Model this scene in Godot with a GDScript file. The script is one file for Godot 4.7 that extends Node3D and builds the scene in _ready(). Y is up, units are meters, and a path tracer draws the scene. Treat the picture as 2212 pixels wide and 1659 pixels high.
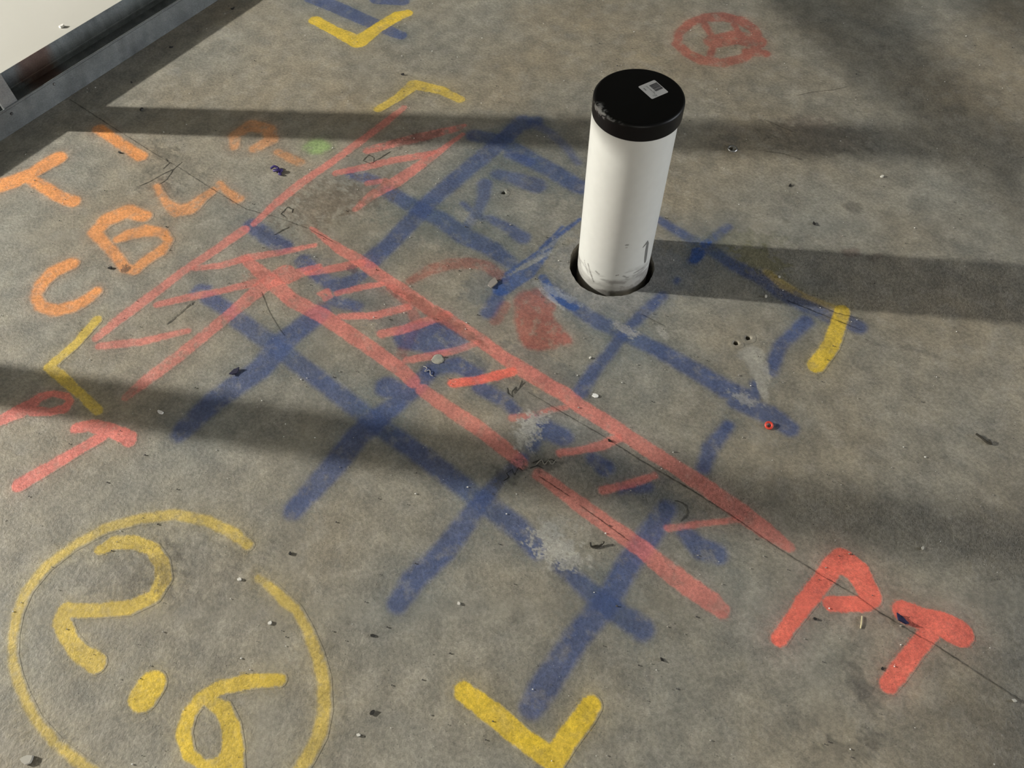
extends Node3D
# A concrete floor with spray-painted layout marks, a capped white pipe and a metal stud track.
# Units are metres, y up. Marks lie on the floor; their colour is paint on concrete.

const PIPE := Vector3(0.236, 0.0, -1.196)
const PIPE_R := 0.0808
const PIPE_H := 0.436
const CAP_R := 0.0835
const HOLE := Vector2(0.2315, -1.1915)
const HOLE_R := 0.0965
const TEX := 0.86          # mean of the concrete textures, divided out of the vertex colours
const CELL := 0.06
const TRACK_D := Vector2(0.5664, -0.8241)   # along the track (x, z)
const TRACK_N := Vector2(0.8241, 0.5664)    # across it, towards the open floor
const TRACK_NEAR := -2.029
const TRACK_FAR := -2.168
const LIP := 0.065

var rng := RandomNumberGenerator.new()
var n_big := FastNoiseLite.new()
var n_mid := FastNoiseLite.new()
var n_fine := FastNoiseLite.new()
var n_grit := FastNoiseLite.new()
var n_scuff := FastNoiseLite.new()
var PAINT := {
	"blue": Color(0.058, 0.092, 0.220), "deepblue": Color(0.030, 0.085, 0.28), "pink": Color(0.80, 0.215, 0.175), "red": Color(0.94, 0.185, 0.130),
	"maroon": Color(0.40, 0.075, 0.055), "orange": Color(0.93, 0.36, 0.10), "green": Color(0.30, 0.52, 0.14), "yellow": Color(0.80, 0.56, 0.045)}
# what a thin mist of the paint leaves on the concrete round a stroke
var MIST := {"blue": Color(0.085, 0.125, 0.15), "deepblue": Color(0.07, 0.12, 0.19)}

# paint strokes, as segments filed in floor cells
var marks := []
var sax := PackedFloat32Array()
var saz := PackedFloat32Array()
var sbx := PackedFloat32Array()
var sbz := PackedFloat32Array()
var swa := PackedFloat32Array()
var swb := PackedFloat32Array()
var smk := PackedInt32Array()
var cells := {}
var patches := []
var patch_cells := {}
var near_q := Vector2.ZERO
var near_hw := 0.0

var concrete_mat: StandardMaterial3D
var concrete_tex: ImageTexture
var concrete_bump: ImageTexture
var floor_node: MeshInstance3D
var names := {}


func _ready() -> void:
	rng.seed = 11
	set_camera_and_light()
	set_noises()
	make_concrete_textures()
	list_patches()
	list_marks()
	build_room()
	build_floor()
	build_marks()
	build_lines()
	build_holes()
	build_track()
	build_pipe()
	build_cap()
	build_lamps()
	build_wall_bracing()
	build_debris()


# ------------------------------------------------------------------ camera and light
func set_camera_and_light() -> void:
	var cam := Camera3D.new()
	cam.name = "camera"
	cam.fov = 53.075
	cam.near = 0.05
	cam.far = 60.0
	var right := Vector3(0.99989, -0.008123, 0.012413)
	var up := Vector3(0.014835, 0.547503, -0.836672)
	var back := Vector3(0.0, 0.836764, 0.547563)
	cam.transform = Transform3D(Basis(right, up, back), Vector3(0, 1.325, 0))
	add_child(cam)
	cam.current = true
	var env := Environment.new()
	env.background_mode = Environment.BG_COLOR
	env.background_color = Color(0.02, 0.02, 0.02)
	env.tonemap_mode = Environment.TONE_MAPPER_LINEAR
	env.tonemap_exposure = 1.0
	env.sdfgi_enabled = true
	env.ssao_enabled = true
	env.ssil_enabled = true
	var we := WorldEnvironment.new()
	we.name = "environment"
	we.environment = env
	add_child(we)


func light_panel(at: Vector3, size: Vector2, energy: float, tint: Color, turn: Vector3, called: String, label: String) -> void:  # builds the added fill lights outside the view
	var t := thing(called, label, "light", at)
	var fr := Cut.new()
	fr.box(Vector3(0, 0.03, 0), Vector3(size.x + 0.04, 0.06, size.y + 0.04))
	part(t, "housing", fr.mesh(), flat(Color(0.75, 0.75, 0.74), 0.5))
	var df := Cut.new()
	df.box(Vector3(0, -0.003, 0), Vector3(size.x, 0.006, size.y))
	var m := flat(Color(0.9, 0.9, 0.9), 0.4)
	m.emission_enabled = true
	m.emission = tint
	m.emission_energy_multiplier = 1.5
	part(t, "diffuser", df.mesh(), m)
	var a := AreaLight3D.new()
	a.name = "panel_light"
	a.area_size = size
	a.light_energy = energy
	a.light_color = tint
	a.shadow_enabled = true
	a.area_range = 20.0
	t.add_child(a)
	a.position = Vector3(0, -0.012, 0)
	a.rotation_degrees.x = -90
	t.rotation_degrees = turn


func hanging_lamp(at: Vector3, radius: float, energy: float, tint: Color, label: String) -> void:
	var t := thing("work_lamp", label, "lamp", at, "")
	var cord := Cut.new()
	cord.tube([Vector3(0, radius + 0.07, 0), Vector3(0, 3.9 - at.y, 0)], [0.005, 0.005], 8)
	part(t, "cord", cord.mesh(), flat(Color(0.05, 0.05, 0.05), 0.6))
	var so := Cut.new()
	so.tube([Vector3(0, radius * 0.9, 0), Vector3(0, radius + 0.03, 0), Vector3(0, radius + 0.08, 0)], [0.03, 0.032, 0.018], 20)
	part(t, "socket", so.mesh(), flat(Color(0.8, 0.65, 0.1), 0.5))
	var sp := SphereMesh.new()
	sp.radius = radius
	sp.height = radius * 2.0
	var m := flat(Color(0.95, 0.93, 0.88), 0.4)
	m.emission_enabled = true
	m.emission = tint
	m.emission_energy_multiplier = 3.0
	part(t, "bulb", sp, m)
	var l := OmniLight3D.new()
	l.name = "bulb_light"
	l.light_energy = energy
	l.light_color = tint
	l.light_size = radius
	l.omni_range = 30.0
	l.omni_attenuation = 2.0
	l.shadow_enabled = true
	t.add_child(l)


func build_lamps() -> void:
	hanging_lamp(Vector3(-8.0, 3.3, -2.2), 0.1, 108.0, Color(1.0, 0.985, 0.945), "bright warm bulb lamp hanging behind the stud track")
	light_panel(Vector3(5.93, 1.5, -0.6), Vector2(1.8, 2.6), 16.0, Color(0.95, 0.97, 1.0), Vector3(0, 0, -90), "added_fill_light", "large added fill light panel, out of view, on the side wall")  # added fill that brightens the right side of the pipe
	light_panel(Vector3(0.8, 1.45, 4.48), Vector2(2.6, 1.8), 4.0, Color(1.0, 0.985, 0.95), Vector3(90, 0, 0), "added_fill_light", "large added fill light panel, out of view, on the wall behind the camera")  # added front fill for the pipe, not a fixture of the room


# ------------------------------------------------------------------ helpers
class Cut:
	# collects shapes for one mesh
	var v := PackedVector3Array()
	var n := PackedVector3Array()
	var c := PackedColorArray()
	var ix := PackedInt32Array()
	func quad(a: Vector3, b: Vector3, d: Vector3, e: Vector3, col := Color.WHITE) -> void:
		var nn := (e - a).cross(b - a).normalized()
		var s := v.size()
		for p in [a, b, d, e]:
			v.append(p)
			n.append(nn)
			c.append(col)
		for k in [0, 1, 2, 0, 2, 3]:
			ix.append(s + k)
	func box(at: Vector3, size: Vector3, basis := Basis.IDENTITY, col := Color.WHITE) -> void:
		var h := size * 0.5
		var b := minf(0.004, minf(h.x, minf(h.y, h.z)) * 0.3)
		# chamfered box: six faces, twelve bevels, eight corners
		var p := func(x: float, y: float, z: float) -> Vector3: return at + basis * Vector3(x, y, z)
		for s in [-1.0, 1.0]:
			var hx := h.x - b
			var hy := h.y - b
			var hz := h.z - b
			face([p.call(s * h.x, -hy, -hz), p.call(s * h.x, hy, -hz), p.call(s * h.x, hy, hz), p.call(s * h.x, -hy, hz)], basis * Vector3(s, 0, 0), col)
			face([p.call(-hx, s * h.y, -hz), p.call(-hx, s * h.y, hz), p.call(hx, s * h.y, hz), p.call(hx, s * h.y, -hz)], basis * Vector3(0, s, 0), col)
			face([p.call(-hx, -hy, s * h.z), p.call(hx, -hy, s * h.z), p.call(hx, hy, s * h.z), p.call(-hx, hy, s * h.z)], basis * Vector3(0, 0, s), col)
			for t in [-1.0, 1.0]:
				face([p.call(s * h.x, t * hy, -hz), p.call(s * hx, t * h.y, -hz), p.call(s * hx, t * h.y, hz), p.call(s * h.x, t * hy, hz)], basis * Vector3(s, t, 0), col)
				face([p.call(s * h.x, -hy, t * hz), p.call(s * h.x, hy, t * hz), p.call(s * hx, hy, t * h.z), p.call(s * hx, -hy, t * h.z)], basis * Vector3(s, 0, t), col)
				face([p.call(-hx, s * h.y, t * hz), p.call(-hx, s * hy, t * h.z), p.call(hx, s * hy, t * h.z), p.call(hx, s * h.y, t * hz)], basis * Vector3(0, s, t), col)
				for u in [-1.0, 1.0]:
					face([p.call(s * h.x, t * hy, u * hz), p.call(s * hx, t * h.y, u * hz), p.call(s * hx, t * hy, u * h.z)], basis * Vector3(s, t, u), col)
	func face(pts: Array, out: Vector3, col := Color.WHITE) -> void:
		# a flat polygon, wound clockwise as seen from `out`
		var s := v.size()
		var a: Vector3 = pts[0]
		var nn: Vector3 = (pts[1] - a).cross(pts[2] - a)
		var turn: bool = nn.dot(out) > 0.0
		for q in pts:
			v.append(q)
			n.append(out.normalized())
			c.append(col)
		for k in range(1, pts.size() - 1):
			if turn:
				ix.append_array(PackedInt32Array([s, s + k + 1, s + k]))
			else:
				ix.append_array(PackedInt32Array([s, s + k, s + k + 1]))
	func tube(pts: Array, radii: Array, sides := 8, col := Color.WHITE) -> void:
		var s := v.size()
		var side := Vector3.ZERO
		for k in pts.size():
			var t: Vector3 = (pts[mini(k + 1, pts.size() - 1)] - pts[maxi(k - 1, 0)]).normalized()
			if side == Vector3.ZERO:
				side = t.cross(Vector3(0.31, 0.9, 0.27)).normalized()
			side = (side - t * side.dot(t)).normalized()
			var up := t.cross(side)
			for j in sides:
				var a := TAU * j / sides
				var d := side * cos(a) + up * sin(a)
				v.append(pts[k] + d * radii[k])
				n.append(d)
				c.append(col)
		for k in pts.size() - 1:
			for j in sides:
				var a := s + k * sides + j
				var b := s + k * sides + (j + 1) % sides
				ix.append_array(PackedInt32Array([a, b + sides, b, a, a + sides, b + sides]))
		for e in [0, pts.size() - 1]:
			var m := v.size()
			var t: Vector3 = (pts[0] - pts[1] if e == 0 else pts[e] - pts[e - 1]).normalized()
			v.append(pts[e])
			n.append(t)
			c.append(col)
			for j in sides:
				v.append(v[s + e * sides + j])
				n.append(t)
				c.append(col)
			for j in sides:
				ix.append_array(PackedInt32Array([m, m + 1 + (j + 1) % sides, m + 1 + j] if e > 0 else [m, m + 1 + j, m + 1 + (j + 1) % sides]))
	func mesh() -> ArrayMesh:
		var a := []
		a.resize(Mesh.ARRAY_MAX)
		a[Mesh.ARRAY_VERTEX] = v
		a[Mesh.ARRAY_NORMAL] = n
		a[Mesh.ARRAY_COLOR] = c
		a[Mesh.ARRAY_INDEX] = ix
		var m := ArrayMesh.new()
		m.add_surface_from_arrays(Mesh.PRIMITIVE_TRIANGLES, a)
		return m


func numbered(called: String) -> String:
	var k: int = names.get(called, 0)
	names[called] = k + 1
	return called if k == 0 else "%s_%03d" % [called, k]


func thing(called: String, label: String, category: String, at := Vector3.ZERO, group := "") -> Node3D:
	var o := Node3D.new()
	o.name = numbered(called)
	add_child(o)
	o.position = at
	tag(o, label, category, group)
	return o


func tag(o: Node, label: String, category: String, group := "") -> void:
	o.set_meta("label", label)
	o.set_meta("category", category)
	if group:
		o.set_meta("group", group)


func part(parent: Node, called: String, mesh: Mesh, mat: Material, label := "") -> MeshInstance3D:
	var o := MeshInstance3D.new()
	o.name = called
	o.mesh = mesh
	o.material_override = mat
	parent.add_child(o, true)
	if label:
		o.set_meta("label", label)
	return o


func single(called: String, label: String, category: String, mesh: Mesh, mat: Material, at := Vector3.ZERO, group := "") -> MeshInstance3D:
	var o := part(self, numbered(called), mesh, mat)
	o.position = at
	tag(o, label, category, group)
	return o


func structure(called: String, mesh: Mesh, mat: Material) -> MeshInstance3D:
	var o := part(self, called, mesh, mat)
	o.set_meta("kind", "structure")
	return o


func flat(c: Color, rough := 0.7, metal := 0.0) -> StandardMaterial3D:
	# c holds linear values
	var m := StandardMaterial3D.new()
	m.albedo_color = c.linear_to_srgb()
	m.roughness = rough
	m.metallic = metal
	return m


func tinted(rough := 0.7, metal := 0.0) -> StandardMaterial3D:
	var m := StandardMaterial3D.new()
	m.vertex_color_use_as_albedo = true
	m.roughness = rough
	m.metallic = metal
	return m


func smooth(a: float, b: float, x: float) -> float:
	var t := clampf((x - a) / (b - a), 0.0, 1.0)
	return t * t * (3.0 - 2.0 * t)


func set_noises() -> void:
	for d in [[n_big, 1.7, 3, 5], [n_mid, 8.0, 4, 6], [n_fine, 38.0, 3, 7], [n_grit, 150.0, 2, 8], [n_scuff, 17.0, 4, 9]]:
		var n: FastNoiseLite = d[0]
		n.noise_type = FastNoiseLite.TYPE_SIMPLEX_SMOOTH
		n.frequency = d[1]
		n.fractal_type = FastNoiseLite.FRACTAL_FBM
		n.fractal_octaves = d[2]
		n.seed = d[3]


func make_concrete_textures() -> void:
	# grain, small pits and fine blotches of trowelled concrete; the tile covers 0.9 m
	var size := 1024
	var grains := []
	for d in [[0.012, 5, 21, FastNoiseLite.TYPE_SIMPLEX_SMOOTH], [0.09, 3, 22, FastNoiseLite.TYPE_SIMPLEX_SMOOTH], [0.30, 2, 23, FastNoiseLite.TYPE_SIMPLEX_SMOOTH], [0.045, 1, 24, FastNoiseLite.TYPE_CELLULAR]]:
		var n := FastNoiseLite.new()
		n.noise_type = d[3]
		n.frequency = d[0]
		n.fractal_octaves = d[1]
		n.seed = d[2]
		if d[3] == FastNoiseLite.TYPE_CELLULAR:
			n.fractal_type = FastNoiseLite.FRACTAL_NONE
			n.cellular_return_type = FastNoiseLite.RETURN_DISTANCE
		grains.append(n.get_seamless_image(size, size).get_data())
	var a: PackedByteArray = grains[0]
	var b: PackedByteArray = grains[1]
	var c: PackedByteArray = grains[2]
	var p: PackedByteArray = grains[3]
	var rgb := PackedByteArray()
	rgb.resize(size * size * 3)
	var hgt := PackedByteArray()
	hgt.resize(size * size)
	for k in size * size:
		var w := a[k] * 0.0039216 - 0.5
		var f := b[k] * 0.0039216 - 0.5
		var g := c[k] * 0.0039216 - 0.5
		var t := 0.86 + w * 0.16 + f * 0.20 + g * 0.22
		var pit := 0.0
		if p[k] < 16 and b[k] > 140:
			pit = (16 - p[k]) / 16.0
			t -= pit * 0.35
		var q := clampi(int(t * 255.0), 0, 255)
		rgb[k * 3] = clampi(q + int(w * 5.0), 0, 255)
		rgb[k * 3 + 1] = q
		rgb[k * 3 + 2] = clampi(q - int(w * 7.0), 0, 255)
		hgt[k] = clampi(int((0.55 + w * 0.5 + f * 0.35 + g * 0.22 - pit * 0.4) * 255.0), 0, 255)
	concrete_tex = ImageTexture.create_from_image(Image.create_from_data(size, size, false, Image.FORMAT_RGB8, rgb))
	var relief := Image.create_from_data(size, size, false, Image.FORMAT_L8, hgt)
	relief.convert(Image.FORMAT_RGBA8)
	relief.bump_map_to_normal_map(1.8)
	concrete_bump = ImageTexture.create_from_image(relief)
	concrete_mat = tinted(0.62)
	concrete_mat.albedo_texture = concrete_tex
	concrete_mat.metallic_specular = 0.45
	concrete_mat.normal_enabled = true
	concrete_mat.normal_texture = concrete_bump
	concrete_mat.normal_scale = 1.0


# ------------------------------------------------------------------ what lies on the concrete, as colour
func patch(x: float, z: float, rx: float, rz: float, deg: float, tone: Color, strength: float, ragged: float, over_paint := true) -> void:
	# a stain, scrape, smear, plain tone or painted shade with its own ragged outline
	var k := patches.size()
	patches.append([x, z, rx, rz, cos(deg_to_rad(deg)), sin(deg_to_rad(deg)), tone, strength, ragged, over_paint])
	var r := maxf(rx, rz) * 1.6
	for i in range(floori((x - r) / CELL), floori((x + r) / CELL) + 1):
		for j in range(floori((z - r) / CELL), floori((z + r) / CELL) + 1):
			var key := i * 4096 + j
			if not patch_cells.has(key):
				patch_cells[key] = []
			patch_cells[key].append(k)


func list_patches() -> void:
	patch(0.234, -1.164, 0.155, 0.14, 0, Color(0.272, 0.268, 0.255), 0.85, 0.3, false)
	patch(0.344, -1.164, 0.075, 0.07, 0, Color(0.272, 0.268, 0.255), 0.75, 0.3, false)
	patch(0.073, -0.515, 0.05, 0.028, 35, Color(0.42, 0.41, 0.37), 0.85, 1.0, true)
	patch(0.094, -0.497, 0.032, 0.02, 20, Color(0.42, 0.41, 0.37), 0.8, 1.0, true)
	patch(0.063, -0.542, 0.02, 0.016, 0, Color(0.42, 0.41, 0.37), 0.7, 1.0, true)
	patch(0.08, -0.555, 0.03, 0.018, 0, Color(0.42, 0.41, 0.37), 0.35, 0.9, true)
	patch(0.028, -0.756, 0.022, 0.038, 10, Color(0.42, 0.41, 0.37), 0.8, 1.0, true)
	patch(0.041, -0.775, 0.03, 0.015, -30, Color(0.42, 0.41, 0.37), 0.75, 1.0, true)
	patch(0.1, -0.782, 0.05, 0.014, 20, Color(0.42, 0.41, 0.37), 0.25, 1.0, true)
	patch(0.513, -0.904, 0.022, 0.05, -8, Color(0.4, 0.385, 0.335), 0.8, 0.25, true)
	patch(0.504, -0.933, 0.03, 0.022, 0, Color(0.4, 0.385, 0.335), 0.7, 0.3, true)
	patch(0.511, -0.852, 0.01, 0.035, -6, Color(0.4, 0.385, 0.335), 0.8, 0.25, true)
	patch(0.245, -1.003, 0.012, 0.03, -60, Color(0.42, 0.41, 0.37), 0.6, 0.8, true)
	patch(0.324, -0.994, 0.008, 0.022, -30, Color(0.42, 0.41, 0.37), 0.6, 0.4, true)
	patch(0.474, -0.822, 0.03, 0.012, 30, Color(0.42, 0.41, 0.37), 0.55, 0.9, true)
	patch(-0.101, -1.346, 0.012, 0.04, -50, Color(0.42, 0.41, 0.37), 0.25, 0.8, true)
	patch(0.1, -1.112, 0.012, 0.06, -55, Color(0.4, 0.42, 0.42), 0.45, 0.6, true)
	patch(0.084, -1.099, 0.006, 0.05, -40, Color(0.42, 0.44, 0.45), 0.5, 0.5, true)
	patch(0.062, -1.209, 0.008, 0.07, 55, Color(0.34, 0.35, 0.32), 0.5, 0.4, true)
	patch(0.112, -1.266, 0.007, 0.06, 50, Color(0.33, 0.34, 0.31), 0.5, 0.4, true)
	patch(0.04, -1.193, 0.006, 0.05, 55, Color(0.36, 0.36, 0.33), 0.5, 0.4, true)
	patch(-0.103, -0.975, 0.02, 0.03, 10, Color(0.42, 0.41, 0.37), 0.2, 1.2, true)
	patch(-1.122, -1.768, 0.02, 0.014, 0, Color(0.42, 0.41, 0.37), 0.4, 1.2, false)
	patch(-0.841, -2.123, 0.05, 0.03, 40, Color(0.42, 0.41, 0.37), 0.22, 1.2, false)
	patch(-0.941, -1.937, 0.02, 0.02, 0, Color(0.42, 0.41, 0.37), 0.3, 1.0, false)
	patch(0.83, -1.363, 0.024, 0.02, 10, Color(0.15, 0.14, 0.12), 0.6, 0.25, true)
	patch(0.788, -1.215, 0.022, 0.016, 0, Color(0.17, 0.125, 0.105), 0.55, 0.3, true)
	patch(0.838, -1.201, 0.02, 0.014, 0, Color(0.17, 0.13, 0.11), 0.35, 0.5, true)
	patch(0.807, -1.62, 0.12, 0.06, 10, Color(0.17, 0.15, 0.125), 0.45, 0.7, false)  # broad darker floor tone with a ragged edge
	patch(0.79, -1.676, 0.07, 0.03, 0, Color(0.19, 0.155, 0.13), 0.35, 0.8, false)  # smaller darker tone overlapping the one above
	patch(0.577, -1.62, 0.032, 0.018, 20, Color(0.17, 0.155, 0.125), 0.6, 0.5, true)  # shade of the anchor crater, painted into the floor colour
	patch(0.536, -1.589, 0.024, 0.012, 20, Color(0.19, 0.175, 0.145), 0.5, 0.5, true)  # second spot of crater shade put in as colour
	patch(0.597, -1.656, 0.035, 0.018, 25, Color(0.37, 0.33, 0.27), 0.45, 0.6, false)
	patch(-0.893, -1.595, 0.03, 0.025, 0, Color(0.12, 0.11, 0.09), 0.5, 1.0, false)
	patch(-0.87, -1.475, 0.05, 0.03, 20, Color(0.12, 0.11, 0.09), 0.45, 1.2, false)
	patch(-0.834, -1.542, 0.06, 0.04, 0, Color(0.12, 0.11, 0.09), 0.25, 1.2, false)
	patch(-0.687, -0.479, 0.08, 0.04, 10, Color(0.12, 0.11, 0.09), 0.3, 1.3, false)
	patch(-0.563, -0.482, 0.1, 0.05, 0, Color(0.15, 0.135, 0.11), 0.35, 1.3, false)
	patch(-0.629, -0.495, 0.02, 0.04, 0, Color(0.12, 0.11, 0.09), 0.4, 1.3, true)
	patch(-0.622, -0.449, 0.02, 0.03, 0, Color(0.12, 0.11, 0.09), 0.3, 1.3, true)
	patch(-0.463, -1.401, 0.09, 0.06, -40, Color(0.17, 0.125, 0.09), 0.5, 1.1, false)
	patch(-0.364, -1.431, 0.08, 0.05, -30, Color(0.17, 0.135, 0.1), 0.45, 1.1, true)
	patch(-0.239, -1.635, 0.07, 0.02, -20, Color(0.12, 0.09, 0.075), 0.5, 1.0, true)
	patch(-0.884, -1.197, 0.01, 0.014, 0, Color(0.1, 0.07, 0.05), 0.8, 0.6, true)
	patch(0.557, -0.276, 0.018, 0.03, -15, Color(0.125, 0.115, 0.1), 0.5, 0.5, true)
	patch(0.567, -0.255, 0.015, 0.03, -25, Color(0.13, 0.12, 0.105), 0.5, 0.5, true)
	patch(0.559, -0.315, 0.02, 0.02, 0, Color(0.14, 0.13, 0.11), 0.4, 0.6, true)
	patch(0.456, -0.214, 0.02, 0.018, 10, Color(0.15, 0.14, 0.12), 0.4, 0.5, true)
	patch(0.559, -0.186, 0.02, 0.014, 20, Color(0.12, 0.11, 0.09), 0.55, 0.8, true)
	patch(0.512, -0.173, 0.04, 0.012, 10, Color(0.12, 0.11, 0.09), 0.35, 0.8, true)
	patch(0.491, -0.188, 0.012, 0.008, 0, Color(0.12, 0.11, 0.09), 0.6, 0.7, true)
	patch(0.762, -0.959, 0.03, 0.006, 20, Color(0.14, 0.13, 0.11), 0.5, 0.6, true)
	patch(0.863, -0.933, 0.05, 0.006, 22, Color(0.15, 0.14, 0.12), 0.35, 0.8, true)
	patch(0.029, -1.154, 0.05, 0.06, 0, Color(0.15, 0.16, 0.17), 0.25, 0.8, true)
	patch(-0.012, -0.66, 0.03, 0.022, -30, Color(0.08, 0.08, 0.07), 0.6, 0.8, true)
	patch(0.055, -0.681, 0.04, 0.014, 10, Color(0.1, 0.095, 0.085), 0.55, 0.9, true)
	patch(-0.576, -1.166, 0.03, 0.02, 0, Color(0.5, 0.14, 0.1), 0.2, 0.8, true)
	patch(-0.363, -1.189, 0.014, 0.01, 30, Color(0.1, 0.06, 0.09), 0.55, 0.6, true)
	patch(-0.424, -1.089, 0.012, 0.01, 30, Color(0.14, 0.07, 0.09), 0.4, 0.6, true)
	patch(0.572, -1.199, 0.06, 0.035, 25, Color(0.2, 0.185, 0.06), 0.45, 0.8, true)
	patch(0.539, -1.258, 0.1, 0.03, 0, Color(0.19, 0.19, 0.12), 0.35, 0.8, true)
	patch(-0.157, -1.046, 0.1194, 0.016, 38.8, Color(0.2, 0.085, 0.06), 0.5, 0.35, true)
	patch(-0.226, -0.996, 0.0506, 0.025, 60.2, Color(0.17, 0.1, 0.075), 0.4, 0.6, false)
	patch(-0.268, -1.061, 0.2592, 0.05, 37.8, Color(0.13, 0.145, 0.17), 0.38, 0.6, false)
	patch(0.141, -0.726, 0.278, 0.045, 42.6, Color(0.14, 0.15, 0.165), 0.32, 0.6, false)
	patch(0.065, -0.907, 0.1035, 0.035, 39.5, Color(0.12, 0.135, 0.15), 0.35, 0.6, false)
	patch(-0.055, -1.129, 0.058, 0.045, -26.7, Color(0.14, 0.155, 0.17), 0.4, 0.6, false)
	patch(-0.16, -1.312, 0.2067, 0.06, 29.6, Color(0.16, 0.18, 0.16), 0.35, 0.7, false)
	patch(0.039, -1.499, 0.1537, 0.05, 30.9, Color(0.15, 0.17, 0.17), 0.35, 0.7, false)
	patch(-0.554, -1.286, 0.0718, 0.01, 37.4, Color(0.06, 0.07, 0.14), 0.35, 0.5, true)


func mark(called: String, label: String, tone: String, alpha: float, soft: float, mist: float, reach: float, wear: float, lines: Array) -> void:
	var k := marks.size()
	var c: Color = PAINT[tone]
	var first := sax.size()
	for l in lines:
		for i in range(0, maxi(l.size() - 3, 1), 3):
			var j := mini(i + 3, l.size() - 3)
			var a := Vector2(l[i], l[i + 1])
			var b := Vector2(l[j], l[j + 1])
			var steps := maxi(1, ceili(a.distance_to(b) / 0.07))
			for s in steps:
				var t0 := float(s) / steps
				var t1 := float(s + 1) / steps
				var p := a.lerp(b, t0)
				var q := a.lerp(b, t1)
				var id := sax.size()
				sax.append(p.x)
				saz.append(p.y)
				sbx.append(q.x)
				sbz.append(q.y)
				swa.append(lerpf(l[i + 2], l[j + 2], t0) * 0.5)
				swb.append(lerpf(l[i + 2], l[j + 2], t1) * 0.5)
				smk.append(k)
				var r := maxf(swa[id], swb[id]) * 1.2 + maxf(reach * 3.0, soft)
				for cx in range(floori((minf(p.x, q.x) - r) / CELL), floori((maxf(p.x, q.x) + r) / CELL) + 1):
					for cz in range(floori((minf(p.y, q.y) - r) / CELL), floori((maxf(p.y, q.y) + r) / CELL) + 1):
						var key := cx * 4096 + cz
						if not cells.has(key):
							cells[key] = []
						cells[key].append(id)
	marks.append([called, label, c, alpha, soft, mist, reach, wear, first, sax.size(), MIST.get(tone, c)])


func edge_distance(id: int, x: float, z: float) -> float:
	# from a point to the rim of one stroke segment; below zero inside it
	var ax := sax[id]
	var az := saz[id]
	var dx := sbx[id] - ax
	var dz := sbz[id] - az
	var t := clampf(((x - ax) * dx + (z - az) * dz) / (dx * dx + dz * dz + 1e-9), 0.0, 1.0)
	var qx := ax + dx * t
	var qz := az + dz * t
	near_hw = swa[id] + (swb[id] - swa[id]) * t
	near_q = Vector2(qx, qz)
	return sqrt((x - qx) * (x - qx) + (z - qz) * (z - qz)) - near_hw


func surface(x: float, z: float) -> Color:
	# colour of the concrete and of the paint on it, at a point of the floor
	var big := n_big.get_noise_2d(x, z)
	var mid := n_mid.get_noise_2d(x, z)
	var fine := n_fine.get_noise_2d(x, z)
	var grit := n_grit.get_noise_2d(x, z)
	var tint := n_big.get_noise_2d(z + 31.0, x)
	var v := 1.0 + 0.13 * big + 0.13 * mid + 0.12 * fine + 0.13 * grit
	var c := Color(0.292 * v * (1.0 + 0.10 * tint), 0.269 * v, 0.216 * v * (1.0 - 0.13 * tint))
	var dirt := smooth(0.12, 0.5, n_scuff.get_noise_2d(x + 5.0, z)) * smooth(-0.1, 0.35, fine + grit * 0.5)
	c = c.lerp(Color(0.16, 0.145, 0.115), dirt * 0.45)
	var dust := smooth(0.05, 0.45, n_scuff.get_noise_2d(z * 0.8 - 9.0, x * 0.8) + 0.25 * fine)
	c = c.lerp(Color(0.40, 0.375, 0.32), dust * 0.28)
	var key := floori(x / CELL) * 4096 + floori(z / CELL)
	var below: Variant = patch_cells.get(key)
	if below != null:
		for k in below:
			if not patches[k][9]:
				c = on_patch(c, k, x, z, fine, grit)
	var ids: Variant = cells.get(key)
	if ids != null:
		var now := -1
		var best := 1.0
		var scuff := n_scuff.get_noise_2d(x * 1.3, z * 1.3 + 40.0)
		for id in ids:
			var m := smk[id]
			if m != now:
				if now >= 0:
					c = on_mark(c, now, best, mid, fine, grit, scuff)
				now = m
				best = 1.0
			best = minf(best, edge_distance(id, x, z))
		c = on_mark(c, now, best, mid, fine, grit, scuff)
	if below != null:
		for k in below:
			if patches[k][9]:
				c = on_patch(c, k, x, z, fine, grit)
	return Color(c.r / TEX, c.g / TEX, c.b / TEX)


func on_patch(c: Color, k: int, x: float, z: float, fine: float, grit: float) -> Color:
	var p: Array = patches[k]
	var dx: float = x - p[0]
	var dz: float = z - p[1]
	var u: float = (dx * p[4] + dz * p[5]) / p[2]
	var w: float = (dz * p[4] - dx * p[5]) / p[3]
	var r := sqrt(u * u + w * w)
	if r > 1.6:
		return c
	var d: float = r + p[8] * (fine + 0.6 * grit + 0.5 * n_scuff.get_noise_2d(x * 2.0 + p[0] * 9.0, z * 2.0))
	return c.lerp(p[6] * (1.0 + 0.25 * fine), p[7] * smooth(1.12, 0.8, d))


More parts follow.
